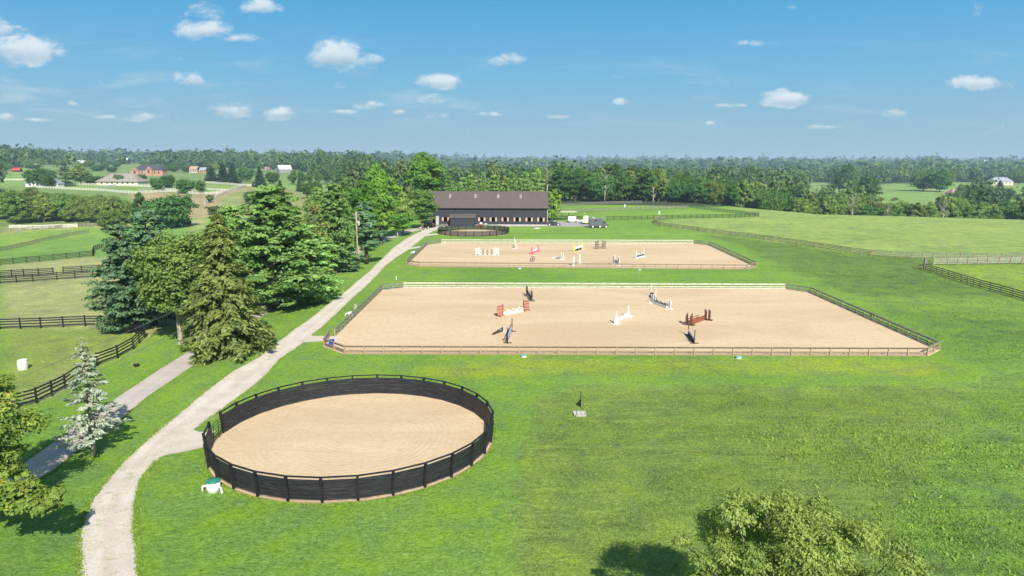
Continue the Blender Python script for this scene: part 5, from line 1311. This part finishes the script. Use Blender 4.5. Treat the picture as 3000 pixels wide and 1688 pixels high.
def buggy(name, label, px, py, col, rz=0, can=None, cat='vehicle'):
    root = empty(name, at(px, py), rz, label, cat)
    mb = MB(); mb.prism([(-1.2, .4), (-1.25, .95), (-.3, .95), (-.25, .7), (.5, .7), (.6, 1.0), (1.2, .85), (1.25, .4)], -.6, .6); mb.obj('body', col, root, bevel=.05)
    mb = MB()
    for x in (-.35, .6):
        for s in (-.55, .55): mb.tube((x, s, .8), (x*.9, s, 1.75), .03, n=6)
    mb.obj('roll_cage', BLK, root); MB().box((.1, 0, 1.8), (1.3, 1.2, .06)).obj('canopy', can or BLK, root); MB().box((-.2, 0, .95), (.4, 1.0, .35)).obj('seat', BLK, root)
    wheels(root, (-.8, .85), .6, .3); return root
buggy('utility_buggy', 'white utility buggy parked left of the lime green trailer', 1699, 652, WHITE)
buggy('golf_cart', 'black golf cart with dark canopy in the shade left of the barn', 1247, 668, BLK)
def tractor():
    root = empty('tractor', at(1264, 667), 1.2, 'orange tractor parked at the left end of the barn', 'tractor')
    MB().box((.5, 0, .95), (1.5, .6, .55)).obj('bonnet', ORAN, root, bevel=.06); MB().box((-.5, 0, .9), (.9, .9, .5)).obj('body', ORAN, root, bevel=.05)
    mb = MB(); mb.tube((-.7, -.5, .9), (-.7, -.5, 2.1), .04, n=6); mb.tube((-.7, .5, .9), (-.7, .5, 2.1), .04, n=6); mb.box((-.7, 0, 2.1), (.1, 1.1, .08)); mb.obj('roll_bar', BLK, root)
    MB().box((-.45, 0, 2.2), (1.1, 1.2, .07)).obj('canopy', ORAN, root)
    MB().box((-.5, 0, 1.25), (.4, .5, .3)).obj('seat', BLK, root)
    for x, R_ in ((-.6, .62), (1.0, .38)):
        for s in (-1, 1): MB().tube((x, s*.62-.14, R_), (x, s*.62+.14, R_), R_, n=18).obj('wheel', TYRE, root)
tractor()
def cart(root):
    MB().prism([(-.55, .25), (-.65, 1.0), (.65, 1.0), (.5, .25)], -.45, .45).obj('tub', REDP, root)
    for s in (-1, 1): MB().tube((0, s*.5-.05, .25), (0, s*.5+.05, .25), .25, n=12).obj('wheel', TYRE, root)
    mb = MB(); mb.smooth = True; mb.lathe([(.5, 1.02), (.45, 1.35), (.2, 1.55), (.02, 1.58)], n=14); mb.obj('white_load', WHITE, root)
simple('muck_cart', 'red tub cart heaped with white bags against the barn wall', 'cart', 1409, 667, cart)
def cab(root):
    MB().box((0, 0, .55), (.9, .5, 1.1)).obj('cabinet', pmat('pale_green_paint', (.50, .56, .45)), root); MB().box((0, -.26, .55), (.8, .02, .06)).obj('handle', BLK, root)
simple('feed_cabinet', 'pale green cabinet beside the red tub cart at the barn', 'cabinet', 1423, 665, cab)
def spreader(root):
    MB().prism([(-1.0, .5), (-1.1, 1.0), (1.1, 1.0), (1.0, .5)], -.5, .5).obj('bed', GREYRAIL, root); wheels(root, (0,), .6, .3); MB().tube((1.0, 0, .5), (1.9, 0, .4), .04, n=6).obj('drawbar', BLK, root)
simple('manure_spreader', 'grey spreader cart below the leftmost barn window', 'cart', 1302, 666, spreader)
def mound(root):
    mb = MB(); mb.smooth = True; mb.lathe([(1.3, -.02), (1.0, .16), (.5, .3), (.05, .36)], n=16); mb.obj('heap', CONC, root)
simple('gravel_heap', 'small pale heap of grit on the grass below the barn', 'heap', 1573, 670, mound)
def shelter():
    a, b = at(1606, 645), at(1688, 645); root = empty('open_shelter', a, 0, 'open wooden shelter with a flat pale roof right of the barn', 'shelter')
    L = (b-a).length; mb = MB(); mb.box((L/2, 1.8, 2.75), (L+.4, 4.0, .16)); mb.obj('roof', PALEWOOD, root)
    for i in range(5):
        for y in (0, 3.6): MB().box((L*i/4, y, 1.35), (.14, .14, 2.7)).obj('post', GREYRAIL, root)
    for z in (.8, 1.3): MB().box((L/2, 3.6, z), (L, .05, .14)).obj('rail', GREYRAIL, root)
shelter()
o = MB().lathe([(.04, 0), (.04, 1.5), (.05, 1.5)], n=8); r_ = empty('ball_marker', at(1712, 641), 0, 'lime ball on a thin post behind the lime green trailer', 'marker')
o.obj('post', GREYRAIL, r_); mb = MB(); mb.smooth = True; mb.lathe([(.02, 1.5), (.2, 1.6), (.27, 1.77), (.2, 1.94), (.02, 2.04)], n=14); mb.obj('ball', lime_p, r_)
# hoops of wire beside the right fence corner
r_ = empty('tape_reel', at(2700, 789), 0, 'tangled black coils and a pale post at the right fence corner', 'coil')
mb = MB(); q_ = random.Random(2)
for k in range(5):
    c_ = Vector((q_.uniform(-1.6, .4), q_.uniform(-.3, .3), .45)); n = 14
    for i in range(n): a, b = 2*pi*i/n, 2*pi*(i+1)/n; mb.tube(c_+Vector((.4*cos(a), .15*sin(a), .42*sin(a))), c_+Vector((.4*cos(b), .15*sin(b), .42*sin(b))), .035, n=5, cap=False)
mb.obj('coil', BLACKPOST, r_); MB().box((.6, 0, 1.1), (.5, .3, 2.2)).obj('gate_post', GREYRAIL, r_)

# ------------------------------------------------------------ person by the drive
def person():
    root = empty('person', at(1232, 681), .4, 'person in a pale shirt and tan trousers walking at the top of the drive', 'person')
    SKIN = pmat('skin', (.50, .30, .21), None, 3, .6); SH = pmat('pale_shirt', (.60, .55, .60), None, 3, .8); TR = pmat('tan_trousers', (.30, .22, .12), None, 3, .8); HAIR = pmat('dark_hair', (.04, .03, .02), None, 3, .8)
    J = {'pel': (0, 0, .92, .13), 'wai': (0, 0, 1.08, .12), 'che': (0, .01, 1.30, .15), 'nek': (0, 0, 1.47, .055), 'hed': (0, -.01, 1.58, .085), 'top': (0, 0, 1.68, .075)}
    E_ = [('pel', 'wai'), ('wai', 'che'), ('che', 'nek'), ('nek', 'hed'), ('hed', 'top')]
    for s, n in ((-1, 'l'), (1, 'r')):
        J[n+'hip'] = (s*.09, 0, .86, .09); J[n+'kne'] = (s*.10, -.10*s, .47, .058); J[n+'ank'] = (s*.10, .02+.16*s, .09, .04); J[n+'toe'] = (s*.11, -.10+.16*s, .04, .035)
        J[n+'sho'] = (s*.18, 0, 1.38, .06); J[n+'elb'] = (s*.24, .03*s, 1.12, .043); J[n+'wri'] = (s*.25, -.12*s, .90, .03); J[n+'han'] = (s*.25, -.15*s, .82, .028)
        E_ += [('pel', n+'hip'), (n+'hip', n+'kne'), (n+'kne', n+'ank'), (n+'ank', n+'toe'), ('che', n+'sho'), (n+'sho', n+'elb'), (n+'elb', n+'wri'), (n+'wri', n+'han')]
        for f in range(5): J[n+'f%d' % f] = (s*(.25+(.03 if f == 4 else 0)), -.15*s-.03+.015*f, .765+(.03 if f == 4 else .004*abs(f-1.5)), .009); E_.append((n+'han', n+'f%d' % f))
    def skin(name, keys, grow, mat, parent, edges):
        ks = list(keys); me = bpy.data.meshes.new(name); me.from_pydata([J[k][:3] for k in ks], [(ks.index(a), ks.index(b)) for a, b in edges if a in ks and b in ks], [])
        o = link(bpy.data.objects.new(name, me)); o.parent = parent; md = o.modifiers.new('skin', 'SKIN'); 
        for i, k in enumerate(ks): me.skin_vertices[0].data[i].radius = (J[k][3]+grow,)*2
        me.skin_vertices[0].data[0].use_root = True
        o.modifiers.new('sub', 'SUBSURF').levels = 1; o.modifiers['sub'].render_levels = 2; me.materials.append(mat); return o
    for k in ('body',): b = skin('body', J.keys(), 0, SKIN, root, E_)
    skin('shirt', ['che', 'wai', 'nek', 'lsho', 'rsho', 'lelb', 'relb'], .016, SH, root, E_).data
    skin('trousers', ['pel', 'wai', 'lhip', 'rhip', 'lkne', 'rkne', 'lank', 'rank'], .016, TR, root, E_)
    mb = MB(); mb.smooth = True; mb.lathe([(.085, 1.60), (.098, 1.65), (.08, 1.72), (.03, 1.755)], (0, .012, 0), 12); mb.obj('hair', HAIR, root)
person()

# ------------------------------------------------------------ far buildings
GR = pmat('grey_shingle', (.30, .33, .37), (.25, .28, .31), 1, .7); TAUPE = pmat('taupe_shingle', (.30, .26, .22), (.25, .215, .185), 1, .8); SLATE = pmat('slate_shingle', (.06, .065, .085), None, 1, .7)
BRICK = pmat('brick_wall', (.46, .25, .17), (.36, .19, .13), 1, .8); TIN = pmat('white_tin', (.72, .74, .76), (.60, .62, .64), 1, .4); REDR = pmat('red_tin', (.50, .07, .06), None, 1, .5); DRKW = pmat('dark_barn_wood', (.04, .037, .035), (.06, .055, .05), 1, .8)
GRYW = pmat('grey_barn_wood', (.28, .26, .26), (.20, .19, .19), 1, .85); PNK = pmat('pink_shingle', (.42, .27, .22), None, 1, .8); GRNR = pmat('green_tin', (.16, .25, .20), None, 1, .6)
def house(name, label, px0, px1, ybase, yeave, ytop, wall, roof, depth=None, rz=0, windows=0, chimney=False, gable=0, D=None, gables=(), door=False, cat='building'):
    pc = (px0+px1)/2; p = atD(pc, D) if D else at(pc, ybase); L = wpx(p, px1-px0)
    he = max(1.0, hpx(p, yeave)); hr = max(he+.4, hpx(p, ytop)); dep = depth or max(6, (hr-he)*2.4)
    q = Vector((p.x, p.y+dep/2, p.z)); root = empty(name, q, rz, label, cat)
    mb = MB(); mb.box((0, 0, he/2-.6), (L*.96, dep*.9, he+1.2))
    if gable: mb.prism([(-dep*.45, he), (dep*.45, he), (0, hr-.15)], -L*.48, L*.48, axis='x')
    mb.obj('wall', wall, root)
    mb = MB(); s = dep/2
    hip = 0 if gable else min(L*.25, s)
    vs = [(-L/2, -s, he), (L/2, -s, he), (L/2, s, he), (-L/2, s, he), (-L/2+hip, 0, hr), (L/2-hip, 0, hr)]
    dn = [(x, y, z-.25) for x, y, z in vs]
    mb.add(vs+dn, [(0, 1, 5, 4), (2, 3, 4, 5), (1, 2, 5), (3, 0, 4), (7, 6, 10, 11), (9, 8, 11, 10), (8, 7, 11), (6, 9, 10), (0, 6, 7, 1), (1, 7, 8, 2), (2, 8, 9, 3), (3, 9, 6, 0)])
    ro = mb.obj('roof', roof, root)
    if chimney: MB().box((L*.12, .5, hr+.3), (.8, .8, 1.6)).obj('chimney', BRICK, ro)
    for i in range(windows):
        x = -L*.42+L*.84*(i+.5)/windows; w_ = MB().box((x, -dep*.45-.03, he*.55), (min(1.2, L*.5/windows), .06, he*.34)).obj('window', GLASS, root)
    for gx, gw, gh in gables:
        mb = MB(); mb.box((gx*L, -s-.3, gh*.36), (gw*L, 2, gh*.72+.6)); mb.add([(gx*L-gw*L/2, -s-1.3, gh*.7), (gx*L+gw*L/2, -s-1.3, gh*.7), (gx*L, -s-1.3, gh), (gx*L-gw*L/2, -s+.7, gh*.7), (gx*L+gw*L/2, -s+.7, gh*.7), (gx*L, -s+.7, gh)], [(0, 1, 2), (5, 4, 3), (0, 3, 4, 1), (1, 4, 5, 2), (2, 5, 3, 0)])
        mb.obj('gable', wall, root); w_ = MB().box((gx*L, -s-1.33, gh*.45), (gw*L*.25, .06, gh*.3)).obj('window', GLASS, root)
    return root
house('farmhouse', 'low white farmhouse with a grey roof, partly behind a dark tree', 72, 170, 548, 538, 523, WHITE, GR, windows=5, chimney=True, gables=[(-.18, .16, 4.2)])
house('long_barn', 'long barn with a taupe shingle roof and cream walls behind round trees', 279, 405, 543, 532, 509, pmat('cream_wall', (.66, .60, .48)), TAUPE, depth=18, windows=7)
house('brick_mansion', 'large orange brick mansion with dark slate roof and gables', 390, 478, 515, 498, 484, BRICK, SLATE, windows=6, gables=[(-.42, .26, 7.5), (.05, .2, 9)])
house('tin_barn', 'dark barn with a long white tin roof below the left horizon', 222, 270, 482, 477, 470, DRKW, TIN, gable=1)
house('tin_barn', 'dark barn with a bright white tin roof, right of the long one', 339, 372, 481, 472, 463, DRKW, TIN, gable=1)
house('long_shed', 'long low white shed far left above the red shed', 64, 113, 490, 485, 481, WHITE, WHITE, gable=1)
house('red_shed', 'small shed with a bright red roof on the far left pasture', 33, 57, 504, 499, 492, DRKW, REDR, gable=1)
house('pink_house', 'pinkish far house with a white gable left of the dark spruces', 554, 578, 507, 496, 487, pmat('pink_wall', (.50, .38, .33)), PNK, gable=1, windows=3)
house('blue_house', 'small house with a pale blue-grey roof beside the pinkish house', 583, 603, 507, 499, 491, BRICK, GR, gable=1, windows=3)
house('old_barn', 'old grey wooden barn with a white roof slope near the round trees', 810, 847, 507, 496, 484, GRYW, TIN, gable=1, rz=.6)
house('pink_shed', 'low shed with a faded pink roof left of the old grey barn', 775, 800, 498, 494, 489, GRYW, PNK, gable=1)
house('red_house', 'far house with a dull red roof on the left skyline', 541, 564, 463, 459, 452, BRICK, REDR)
house('green_barn', 'low barn with a dull green roof left of the barn ridge trees', 1303, 1336, 501, 497, 491, DRKW, GRNR, gable=1)
house('skyline_house', 'tiny white house on the far skyline above the black barn', 1350, 1359, 477, 472, 467, WHITE, WHITE)
house('white_house', 'white house between tall trees on the far right farmland', 2495, 2517, 541, 532, 522, WHITE, TIN)
house('ranch_house', 'cream ranch house with a grey roof near the right edge', 2905, 2970, 543, 532, 520, pmat('cream_wall', (.66, .60, .50)), GR, windows=5, chimney=True)
house('bungalow', 'bungalow with a pink-brown roof just beyond the crest trees right', 2786, 2844, 575, 566, 553, pmat('cream_wall', (.62, .55, .45)), PNK, windows=4)
house('distant_hall', 'broad white hall glinting on the far right horizon', 2866, 2932, 473, 471.5, 469, WHITE, WHITE, D=3600)
house('run_in_shed', 'black run-in shed with a grey roof behind the blue pines', 505, 546, 664, 653, 643, DRKW, pmat('grey_metal_roof', (.17, .17, .19)), gable=1, depth=5)
house('feed_crate', 'low grey crate on the lawn behind the pines', 691, 713, 676, 669, 666, GREYRAIL, GREYRAIL, gable=1, depth=2.5)
for i, (px, py) in enumerate(((817,466),(765,464),(862,474),(588,462))):
    house('skyline_house', 'tiny white house %s from the left among the left skyline trees' % ordw([3,2,4,1][i]), px-4, px+4, py+6, py+2, py-2, WHITE, WHITE, cat='house')
p = at(693, 652); r_ = empty('yard_light', p, 0, 'thin pole with a small white top on the lawn behind the pines', 'pole')
MB().tube((0, 0, 0), (0, 0, hpx(p, 612)), .06, n=6).obj('pole', GREYRAIL, r_); MB().box((0, 0, hpx(p, 611)), (.5, .5, .5)).obj('lamp_box', WHITE, r_)

# ------------------------------------------------------------ the air
def haze():
    mb = MB(); mb.box((0, 4700, 10), (26000, 10400, 66)); o = mb.obj('haze', []) if False else None
    me = bpy.data.meshes.new('haze'); x, y0, y1, z0, z1 = 9600, -9400, 9400, -46, 46
    v = [(a, b, c) for c in (z0, z1) for a, b in ((-x, y0), (x, y0), (x, y1), (-x, y1))]
    me.from_pydata(v, [], [(3, 2, 1, 0), (4, 5, 6, 7), (0, 1, 5, 4), (1, 2, 6, 5), (2, 3, 7, 6), (3, 0, 4, 7)])
    m = bpy.data.materials.new('haze_air'); m.use_nodes = True; m.node_tree.nodes.clear(); t = NT(m.node_tree)
    pv = t.n('ShaderNodeVolumePrincipled'); pv.inputs['Color'].default_value = (.60, .82, 1.0, 1); pv.inputs['Density'].default_value = .00016; pv.inputs['Anisotropy'].default_value = 0.0
    out = t.n('ShaderNodeOutputMaterial'); t.l(pv.outputs[0], out.inputs['Volume']); me.materials.append(m)
    o = link(bpy.data.objects.new('haze', me)); tag(o, 'thin blue summer haze over the whole landscape', 'haze', kind='stuff')
haze()
